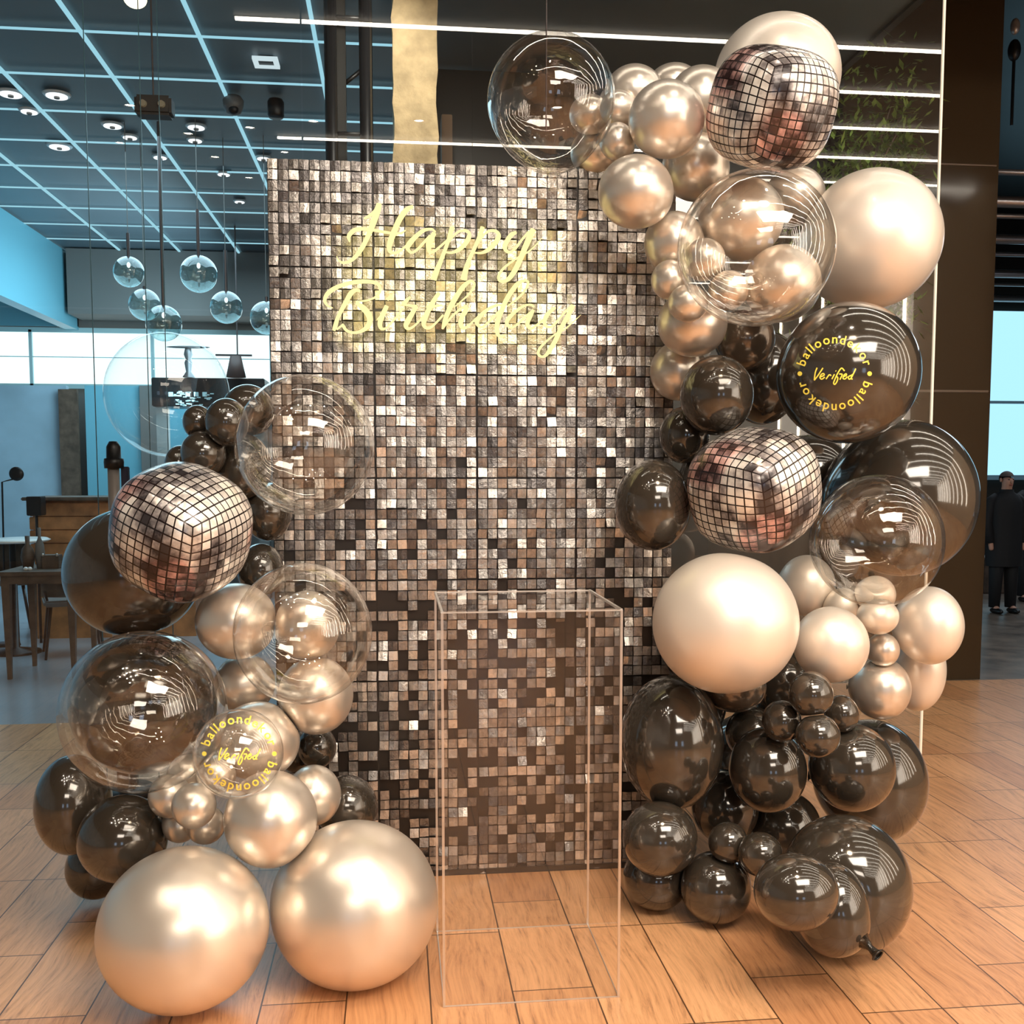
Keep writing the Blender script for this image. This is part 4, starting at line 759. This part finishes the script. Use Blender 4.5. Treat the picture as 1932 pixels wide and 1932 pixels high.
SIGN = {
 'letter_h': [(A_, [(700, 340, 20), (780, 300, 36), (850, 240, 40), (915, 160, 40)]), (A_, [(930, 120, 70), (895, 240, 85), (840, 400, 80), (800, 510, 70), (740, 650, 60), (660, 800, 60), (560, 930, 50), (460, 1000, 38), (370, 1010, 30), (310, 970, 20), (285, 915, 8)]),
   (A_, [(480, 690, 20), (465, 620, 48), (500, 560, 58), (570, 510, 52), (700, 497, 42), (850, 517, 36), (1000, 545, 34), (1150, 566, 30), (1260, 562, 24), (1330, 520, 10)]),
   (A_, [(1445, 160, 40), (1370, 190, 60), (1300, 260, 72), (1230, 370, 72), (1160, 530, 74), (1100, 690, 74), (1080, 790, 62), (1105, 850, 46), (1180, 862, 34), (1270, 812, 30), (1360, 735, 25)])],
 'letter_a': [(A_, [(1785, 545, 16), (1740, 508, 26), (1680, 503, 32), (1590, 530, 50), (1480, 620, 60), (1390, 720, 70), (1362, 790, 56), (1400, 848, 34), (1450, 850, 30), (1530, 790, 35), (1620, 690, 35), (1700, 600, 30)]),
   (A_, [(1765, 560, 60), (1700, 690, 75), (1680, 780, 65), (1700, 845, 46), (1760, 840, 35), (1850, 770, 30), (1940, 690, 28), (2000, 640, 24)])],
 'letter_p': [(B_, [(430, 235, 66), (400, 330, 60), (370, 430, 50), (310, 600, 50), (240, 780, 60), (190, 900, 70), (145, 1025, 80)]), (B_, [(385, 450, 22), (440, 372, 28), (520, 302, 30), (610, 280, 36), (682, 315, 45), (680, 390, 60), (620, 490, 60), (530, 570, 52), (430, 615, 32), (330, 612, 18)])],
 'letter_p.': [(B_, [(890, 230, 60), (850, 350, 55), (790, 500, 50), (720, 650, 50), (650, 820, 62), (600, 1028, 86)]), (B_, [(850, 430, 22), (900, 360, 28), (980, 292, 30), (1070, 285, 36), (1132, 335, 50), (1120, 410, 64), (1050, 510, 60), (950, 590, 50), (860, 622, 30), (770, 618, 16)])],
 'letter_y': [(B_, [(1400, 310, 40), (1330, 345, 60), (1260, 440, 60), (1230, 530, 60), (1250, 590, 44), (1310, 608, 34), (1390, 550, 34), (1480, 430, 32), (1590, 300, 30)]), (B_, [(1660, 265, 78), (1610, 370, 80), (1540, 530, 75), (1470, 700, 70), (1390, 870, 70), (1300, 1000, 60), (1220, 1050, 45), (1150, 1040, 40), (1132, 980, 38), (1170, 900, 34), (1260, 810, 30), (1400, 710, 24), (1500, 650, 22), (1590, 600, 20), (1700, 500, 16), (1785, 400, 8)])],
 'letter_b': [(C_, [(225, 572, 8), (150, 540, 25), (108, 480, 40), (112, 410, 50), (170, 330, 58), (280, 260, 55), (420, 210, 50), (560, 180, 55), (700, 168, 55), (830, 178, 50), (910, 212, 45), (945, 275, 35), (930, 350, 30), (850, 420, 24), (740, 458, 20), (640, 470, 18), (575, 485, 30)]), (C_, [(575, 488, 30), (670, 560, 74), (750, 645, 80), (788, 740, 75), (768, 830, 65), (700, 900, 52), (600, 942, 38), (500, 942, 34), (425, 905, 38), (385, 845, 40), (375, 815, 20)]), (C_, [(380, 820, 18), (340, 855, 24), (285, 900, 24)]),
   (C_, [(640, 312, 36), (570, 302, 50), (500, 350, 65), (440, 450, 60), (370, 580, 55), (300, 720, 50), (262, 850, 58), (240, 915, 40)])],
 'letter_i': [(C_, [(1045, 540, 56), (1000, 640, 65), (950, 760, 65), (942, 840, 58), (970, 888, 42), (1030, 880, 28), (1110, 800, 28), (1200, 700, 26), (1290, 580, 24)]), (C_, [(1050, 445, 44), (1085, 415, 44), (1118, 380, 30)]), (C_, [(895, 750, 10), (950, 690, 18), (990, 650, 20)])],
 'letter_r': [(C_, [(1400, 405, 28), (1340, 465, 52), (1290, 522, 44)]), (C_, [(1310, 520, 30), (1390, 535, 30), (1460, 545, 40), (1505, 540, 26)]), (C_, [(1495, 545, 50), (1440, 640, 60), (1370, 760, 70), (1335, 835, 64), (1365, 885, 44), (1430, 868, 30), (1520, 790, 25), (1600, 700, 25)])],
 'letter_t': [(C_, [(1835, 345, 50), (1760, 460, 60), (1690, 580, 65), (1630, 720, 65), (1605, 815, 58), (1640, 872, 42), (1710, 868, 34), (1800, 790, 28), (1900, 680, 28)]), (C_, [(1640, 555, 26), (1760, 547, 34), (1888, 528, 12)])],
 'letter_h.': [(D_, [(760, 790, 14), (880, 690, 25), (1060, 530, 35), (1165, 390, 48), (1195, 295, 42), (1150, 235, 45), (1080, 245, 62), (970, 335, 85), (860, 480, 90), (740, 680, 95), (640, 870, 90), (560, 1080, 80), (510, 1255, 40)]), (D_, [(530, 1230, 36), (620, 1100, 40), (740, 960, 40), (880, 842, 45), (1000, 775, 50), (1040, 790, 50)]), (D_, [(1030, 790, 80), (1000, 880, 90), (940, 980, 90), (898, 1120, 88), (920, 1215, 70), (990, 1240, 50), (1080, 1180, 40), (1180, 1080, 35), (1240, 1020, 30)])],
 'letter_d': [(D_, [(1790, 752, 36), (1680, 748, 50), (1530, 810, 60), (1380, 920, 70), (1270, 1040, 85), (1245, 1120, 78), (1300, 1205, 52), (1370, 1210, 42), (1500, 1110, 46), (1640, 970, 48), (1750, 860, 46)]), (E2, [(380, 690, 20), (500, 602, 34), (640, 480, 36), (740, 350, 40), (778, 245, 40), (745, 202, 36), (680, 205, 50), (580, 255, 68), (500, 350, 80), (410, 480, 80), (330, 630, 80), (260, 800, 80), (200, 960, 80), (178, 1120, 75), (200, 1235, 62), (270, 1272, 46), (340, 1230, 18)])],
 'letter_a.': [(E2, [(895, 705, 20), (840, 665, 34), (750, 668, 36), (630, 722, 45), (490, 830, 60), (390, 940, 70), (370, 1020, 62), (420, 1088, 44), (490, 1090, 38), (600, 1010, 40), (730, 890, 40), (830, 800, 36)]), (E2, [(875, 765, 54), (820, 870, 75), (772, 980, 75), (772, 1065, 62), (830, 1115, 46), (920, 1070, 38), (1040, 970, 34), (1110, 905, 28)])],
 'letter_y.': [(E2, [(1295, 715, 50), (1200, 790, 65), (1120, 890, 75), (1092, 990, 68), (1120, 1065, 50), (1200, 1090, 42), (1290, 1030, 40), (1400, 900, 36), (1560, 720, 34)]), (E2, [(1635, 670, 78), (1570, 820, 80), (1480, 980, 75), (1390, 1150, 75), (1300, 1350, 80), (1200, 1520, 75), (1110, 1635, 52), (1030, 1655, 42), (972, 1600, 46), (1000, 1500, 45), (1120, 1370, 34), (1280, 1240, 28), (1480, 1130, 26), (1620, 1010, 20), (1720, 920, 14), (1782, 860, 6)])]}
ns = thing('neon_sign', at(860, 530, YW - .06), 'glowing yellow script sign reading Happy Birthday on the sequin wall', 'neon sign')
lamp('neon_glow', 'AREA', at(860, 530, YW - .10), 1.1, (1, .85, .25), (R(90), 0, 0), .80, .42)
for nm, sts in SIGN.items():
    bm = bmesh.new()
    for (org, sc), pts in sts: stroke(bm, pts, org, sc, YW - .062)
    obj(nm.rstrip('.'), bm, 'neon', ns, True)

# ================================================================== clear acrylic plinth
x0, x1, y0, y1, zt = .122, .620, 2.797, 3.275, 1.117; w = .006
t = thing('plinth', ((x0 + x1) / 2, (y0 + y1) / 2, 0), 'tall clear acrylic display plinth in front of the sequin wall', 'plinth')
def pane(a, b, c, d):
    bm = bmesh.new(); bm.faces.new([bm.verts.new(p) for p in (a, b, c, d)]); return bm
obj('front_panel', pane((x0, y0, 0.002), (x1, y0, 0.002), (x1, y0, zt), (x0, y0, zt)), 'acrylic', t)
obj('back_panel', pane((x0, y1, 0.002), (x1, y1, 0.002), (x1, y1, zt), (x0, y1, zt)), 'acrylic', t)
obj('left_panel', pane((x0, y0, 0.002), (x0, y1, 0.002), (x0, y1, zt), (x0, y0, zt)), 'acrylic', t)
obj('right_panel', pane((x1, y0, 0.002), (x1, y1, 0.002), (x1, y1, zt), (x1, y0, zt)), 'acrylic', t)
obj('top_panel', pane((x0, y0, zt), (x1, y0, zt), (x1, y1, zt), (x0, y1, zt)), 'acrylic', t)
bm = bmesh.new()
e = .0034
for x in (x0, x1):
    for y in (y0, y1): box(bm, x - e, x + e, y - e, y + e, .001, zt)
for y in (y0, y1):
    box(bm, x0, x1, y - e * .6, y + e * .6, zt - e * .6, zt + e * .6); box(bm, x0, x1, y - e * .5, y + e * .5, .001, .004)
for x in (x0, x1): box(bm, x - e, x + e, y0, y1, zt - e, zt + e); box(bm, x - e * .5, x + e * .5, y0, y1, .001, .004)
obj('edges', bm, 'edge', t)

# ================================================================== balloons
class Bal: pass
BL = []
for k, (ty, x, y, z, rx, rz, lab) in enumerate(BALLOONS):
    b = Bal(); b.ty = ty; b.c = np.array([x, y, z]); b.r = np.array([rx, (rx * rz) ** .5, rz]); b.lab = lab; b.k = k; b.R = (rx * rz) ** .5; BL.append(b)
for b in BL:
    b.pl = [(np.array([0, 0, -1.]), b.c[2] - .001)]
    if b.c[0] - b.R < PX0 + 4 * PW and b.c[0] + b.R > PX0 and b.c[2] - b.R < PZ + .05: b.pl.append((np.array([0, 1., 0]), YW - .03 - b.c[1]))
    for o in BL:
        if o is b: continue
        v = o.c - b.c; d = np.linalg.norm(v)
        if d < b.R + o.R:
            n = v / d; t_ = (d * d + b.R ** 2 - o.R ** 2) / (2 * d) - .0008
            b.pl.append((n, max(t_, .35 * b.R)))
    if 'plinth' in b.lab or b.c[2] < .5:      # keep clear of the plinth
        if b.c[0] < .122 and b.c[1] > 2.7 and b.c[0] + b.R > .122: b.pl.append((np.array([1., 0, 0]), .118 - b.c[0]))
        if b.c[0] > .62 and b.c[0] - b.R < .62 and b.c[1] - b.R < 3.27: b.pl.append((np.array([-1., 0, 0]), b.c[0] - .624))
    # neck points away from the viewer into the garland
    core = np.array([1.32 if b.c[0] > .5 else -.75, 3.62, b.c[2] * .9 + .05]); v = core - b.c; v[1] = abs(v[1]) + .12
    b.neck = v / np.linalg.norm(v)
NECK = {'black balloon with open neck lying at the bottom right of the base': (.42, -.80, -.42), 'large clear bubble balloon at the top left end of the garland above the sequin wall': (.05, .1, -1)}
def radius(b, d):
    """distance from the centre to the skin for unit directions d (n,3)"""
    if b.ty == 'D':
        q = b.rot.T if hasattr(b, 'rot') else np.eye(3); dl = np.abs(d @ q.T); p = 2.7
        r0 = 1 / ((dl ** p).sum(1)) ** (1 / p); r0 = r0 / 1.12
        r0 = r0 * 1 / np.sqrt((d[:, 0] / b.r[0]) ** 2 + (d[:, 1] / b.r[1]) ** 2 + (d[:, 2] / b.r[2]) ** 2)
    else:
        r0 = 1 / np.sqrt((d[:, 0] / b.r[0]) ** 2 + (d[:, 1] / b.r[1]) ** 2 + (d[:, 2] / b.r[2]) ** 2)
        k = np.maximum(0, d @ b.neck); r0 = r0 * (1 + .10 * k ** 5)
    p = 26; acc = r0 ** -p
    for n, t in b.pl:
        dn = np.maximum(d @ n, 1e-3); acc = acc + (t / dn) ** -p
    return acc ** (-1 / p)
NM = {'S': 'silver_balloon', 'P': 'pearl_balloon', 'F': 'floor_balloon', 'K': 'black_balloon', 'T': 'smoky_balloon', 'C': 'clear_balloon', 'D': 'disco_balloon'}
for b in BL:
    right = b.c[0] > .5
    if b.lab in NECK: b.neck = np.array(NECK[b.lab]); b.neck /= np.linalg.norm(b.neck)
    if b.ty == 'D':
        eul = {True: ((24, 6, 22) if b.c[2] > 2 else (20, -14, 32)), False: (26, 14, -24)}[right]
        b.rot = np.array(Matrix.Rotation(R(eul[1]), 3, 'Y') @ Matrix.Rotation(R(eul[0]), 3, 'X') @ Matrix.Rotation(R(eul[2]), 3, 'Z'))
        bm = bmesh.new(); n = 22; uvl = bm.loops.layers.uv.new('uv')
        for ax in range(3):
            for sg in (-1, 1):
                g = {}
                for i in range(n + 1):
                    for j in range(n + 1):
                        u = math.tan((i / n - .5) * math.pi / 2); v = math.tan((j / n - .5) * math.pi / 2)
                        p = np.zeros(3); p[ax] = sg; p[(ax + 1) % 3] = u * sg; p[(ax + 2) % 3] = v; g[i, j] = (bm.verts.new(p), (i / n + ax * 1, j / n + (sg + 1)))
                for i in range(n):
                    for j in range(n):
                        q = [g[i, j], g[i + 1, j], g[i + 1, j + 1], g[i, j + 1]]; f = bm.faces.new([w[0] for w in q])
                        for lp, w in zip(f.loops, q): lp[uvl].uv = w[1]
        bmesh.ops.remove_doubles(bm, verts=bm.verts, dist=1e-5)
    else:
        bm = bmesh.new(); bmesh.ops.create_icosphere(bm, subdivisions=5 if b.R > .06 else 4, radius=1)
    bm.verts.ensure_lookup_table()
    D = np.array([v.co[:] for v in bm.verts]); D /= np.linalg.norm(D, axis=1)[:, None]
    if b.ty == 'D': D = D @ b.rot.T
    rad = radius(b, D)
    P = D * rad[:, None]
    for v, p in zip(bm.verts, P): v.co = p
    me = bpy.data.meshes.new(NM[b.ty]); bm.normal_update(); bm.to_mesh(me); bm.free()
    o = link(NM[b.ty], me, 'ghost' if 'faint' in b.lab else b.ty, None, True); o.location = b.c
    tag(o, b.lab, 'balloon', ('balloons of the right garland' if right else 'balloons of the left garland')); b.o = o
    # tied neck
    if b.R > .05:
        nk = Vector(b.neck); r_ = float(radius(b, b.neck[None])[0]); s = b.R / .2
        if r_ > b.R * .97:
            bm = bmesh.new(); vis = b.lab in NECK
            L = .055 if vis else .02 * max(s, .5); w0 = .017 if vis else .018 * max(s, .5)
            p0 = nk * (r_ - .006); tube(bm, [p0, p0 + nk * L * .5, p0 + nk * L * .8, p0 + nk * L], [w0 * 1.5, w0 * .55, w0 * .7, w0 * 1.05], 14, cap=False)
            if vis:
                q = nk.orthogonal().normalized(); s2 = nk.cross(q); cc = p0 + nk * L
                tube(bm, [cc + (q * math.cos(a) + s2 * math.sin(a)) * w0 * 1.05 for a in [6.2832 * k / 20 for k in range(21)]], .003, 8, cap=False)
            bmesh.ops.solidify(bm, geom=bm.faces[:], thickness=.001)
            me = bpy.data.meshes.new('knot'); bm.normal_update(); bm.to_mesh(me); bm.free()
            kk = link('knot', me, b.ty, None, True); kk.parent = o

# ---- gold lettering as vinyl decals that follow the balloon skin
def glyph(ch):
    cu = bpy.data.curves.new('g', 'FONT'); cu.body = ch; cu.size = 1; cu.resolution_u = 5; cu.offset = .012
    o = bpy.data.objects.new('g', cu); COL.objects.link(o); dg = bpy.context.evaluated_depsgraph_get(); dg.update()
    me = bpy.data.meshes.new_from_object(o.evaluated_get(dg)); vs = [tuple(v.co[:2]) for v in me.vertices]; fs = [tuple(p.vertices) for p in me.polygons]
    bpy.data.objects.remove(o); bpy.data.curves.remove(cu); bpy.data.meshes.remove(me); return vs, fs
def thick(pts, w):
    """polyline in pixels to quads"""
    C = crom([(a, b, 0) for a, b in pts], 5); vs = []; fs = []
    for i, c in enumerate(C):
        t = C[min(i + 1, len(C) - 1)] - C[max(i - 1, 0)]; t = t / (np.linalg.norm(t) + 1e-9); s = np.array([-t[1], t[0]]) * w / 2
        vs += [(c[0] + s[0], c[1] + s[1]), (c[0] - s[0], c[1] - s[1])]
        if i: fs.append((2 * i - 2, 2 * i - 1, 2 * i + 1, 2 * i))
    return vs, fs
VER = [[(590, 840), (550, 950), (530, 1110)], [(530, 1110), (620, 990), (715, 845)], [(655, 1040), (740, 1000), (725, 965), (680, 985), (650, 1050), (690, 1085), (755, 1040)], [(850, 985), (810, 1040), (780, 1085)], [(810, 1035), (860, 990), (890, 1015)],
       [(960, 980), (905, 1085)], [(985, 905), (997, 915)], [(1175, 910), (1110, 850), (1030, 960), (965, 1100), (942, 1170), (972, 1195), (1020, 1120), (1030, 1050), (1000, 1030)], [(1060, 975), (1125, 985), (1075, 1095)],
       [(1150, 1035), (1215, 1000), (1205, 970), (1160, 1005), (1145, 1070), (1190, 1078), (1235, 1030)], [(1330, 1000), (1262, 1030), (1268, 1082), (1320, 1055), (1415, 860)], [(1345, 975), (1318, 1060), (1345, 1090)]]
GLY = {c: glyph(c) for c in set('balloondekor')}
def decal(b, cx, cy, label):
    parts = []
    for k0 in (0, 1):
        word = 'balloondekor'; ws = [max(v[0] for v in GLY[c][0]) - min(v[0] for v in GLY[c][0]) for c in word]
        size = 24.5; rb = 57; total = 152.0; wd = [w * size / rb * 57.3 * .93 for w in ws]; gap = (total - sum(wd)) / 11; a = 166 - 180 * k0
        for c, w in zip(word, wd):
            am = R(a - w / 2); vs, fs = GLY[c]; xm = (max(v[0] for v in vs) + min(v[0] for v in vs)) / 2; out = []
            for vx, vy in vs:
                u = (vx - xm) * size; v_ = vy * size
                out.append((cx + (rb + v_) * math.cos(am) + u * math.sin(am), cy - ((rb + v_) * math.sin(am) - u * math.cos(am))))
            parts.append((out, fs)); a -= w + gap
    for sx in (-65, 66):
        n = 14; parts.append(([(cx + sx + 4.4 * math.cos(6.2832 * k / n), cy + 4.4 * math.sin(6.2832 * k / n)) for k in range(n)], [tuple(range(n))]))
    for pl in VER:
        vs, fs = thick([((a - 960) / 11.365 + cx, (b_ - 968) / 11.365 + cy) for a, b_ in pl], 2.4); parts.append((vs, fs))
    half = len(parts) - len(VER)
    for nm, grp in (('ring_lettering', parts[:half]), ('script_lettering', parts[half:])): lay(b, nm, grp, label)
def lay(b, nm, parts, label):
    C0 = Vector((0, 0, CAMZ)); V = []; F = []
    for vs, fs in parts:
        base = len(V)
        for px, py in vs:
            d = np.array(ray(px, py)); d /= np.linalg.norm(d); oc = np.array(C0) - b.c
            tca = -oc @ d; per = oc + d * tca; pl2 = per @ per; r_ = b.R * 1.02
            for _ in range(6):
                t_ = tca - math.sqrt(max(r_ * r_ - pl2, 1e-8)); p = oc + d * t_; r_ = float(radius(b, (p / np.linalg.norm(p))[None])[0])
            n_ = p / np.linalg.norm(p); V.append(tuple(p + n_ * .0012))
        F += [tuple(i + base for i in f) for f in fs]
    me = bpy.data.meshes.new(nm); me.from_pydata(V, [], F); o = link(nm, me, 'gold', None); o.parent = b.o; o['label'] = 'gold ' + nm.replace('_', ' ')
for b in BL:
    if b.lab.startswith('large glossy black balloon with round gold'): decal(b, 1574.5, 705, 'gold ring of lettering balloondekor with Verified inside')
    if b.lab.startswith('small clear balloon with a ring'): decal(b, 451, 1422, 'gold ring of lettering balloondekor with Verified inside')

g_ = [b for b in BL if 'faint' in b.lab][0]
bm = bmesh.new(); tube(bm, [(0, 0, -g_.r[2] * .98), (.01, 0, -g_.c[2] * .6), (0, 0, -g_.c[2] + .001)], .0015, 6)
k_ = obj('string', bm, 'ghost'); k_.parent = g_.o
# thread that holds the top clear bubble
p = at(1030, 60, 3.45); q = at(1030, 250, 3.45)
bm = bmesh.new(); tube(bm, [(p.x, 3.44, CH + .02), (p.x, 3.44, q.z)], .0022, 8); tag(obj('hanging_wire', bm, 'rod'), 'thin wire from the ceiling through the top clear bubble balloon', 'wire')
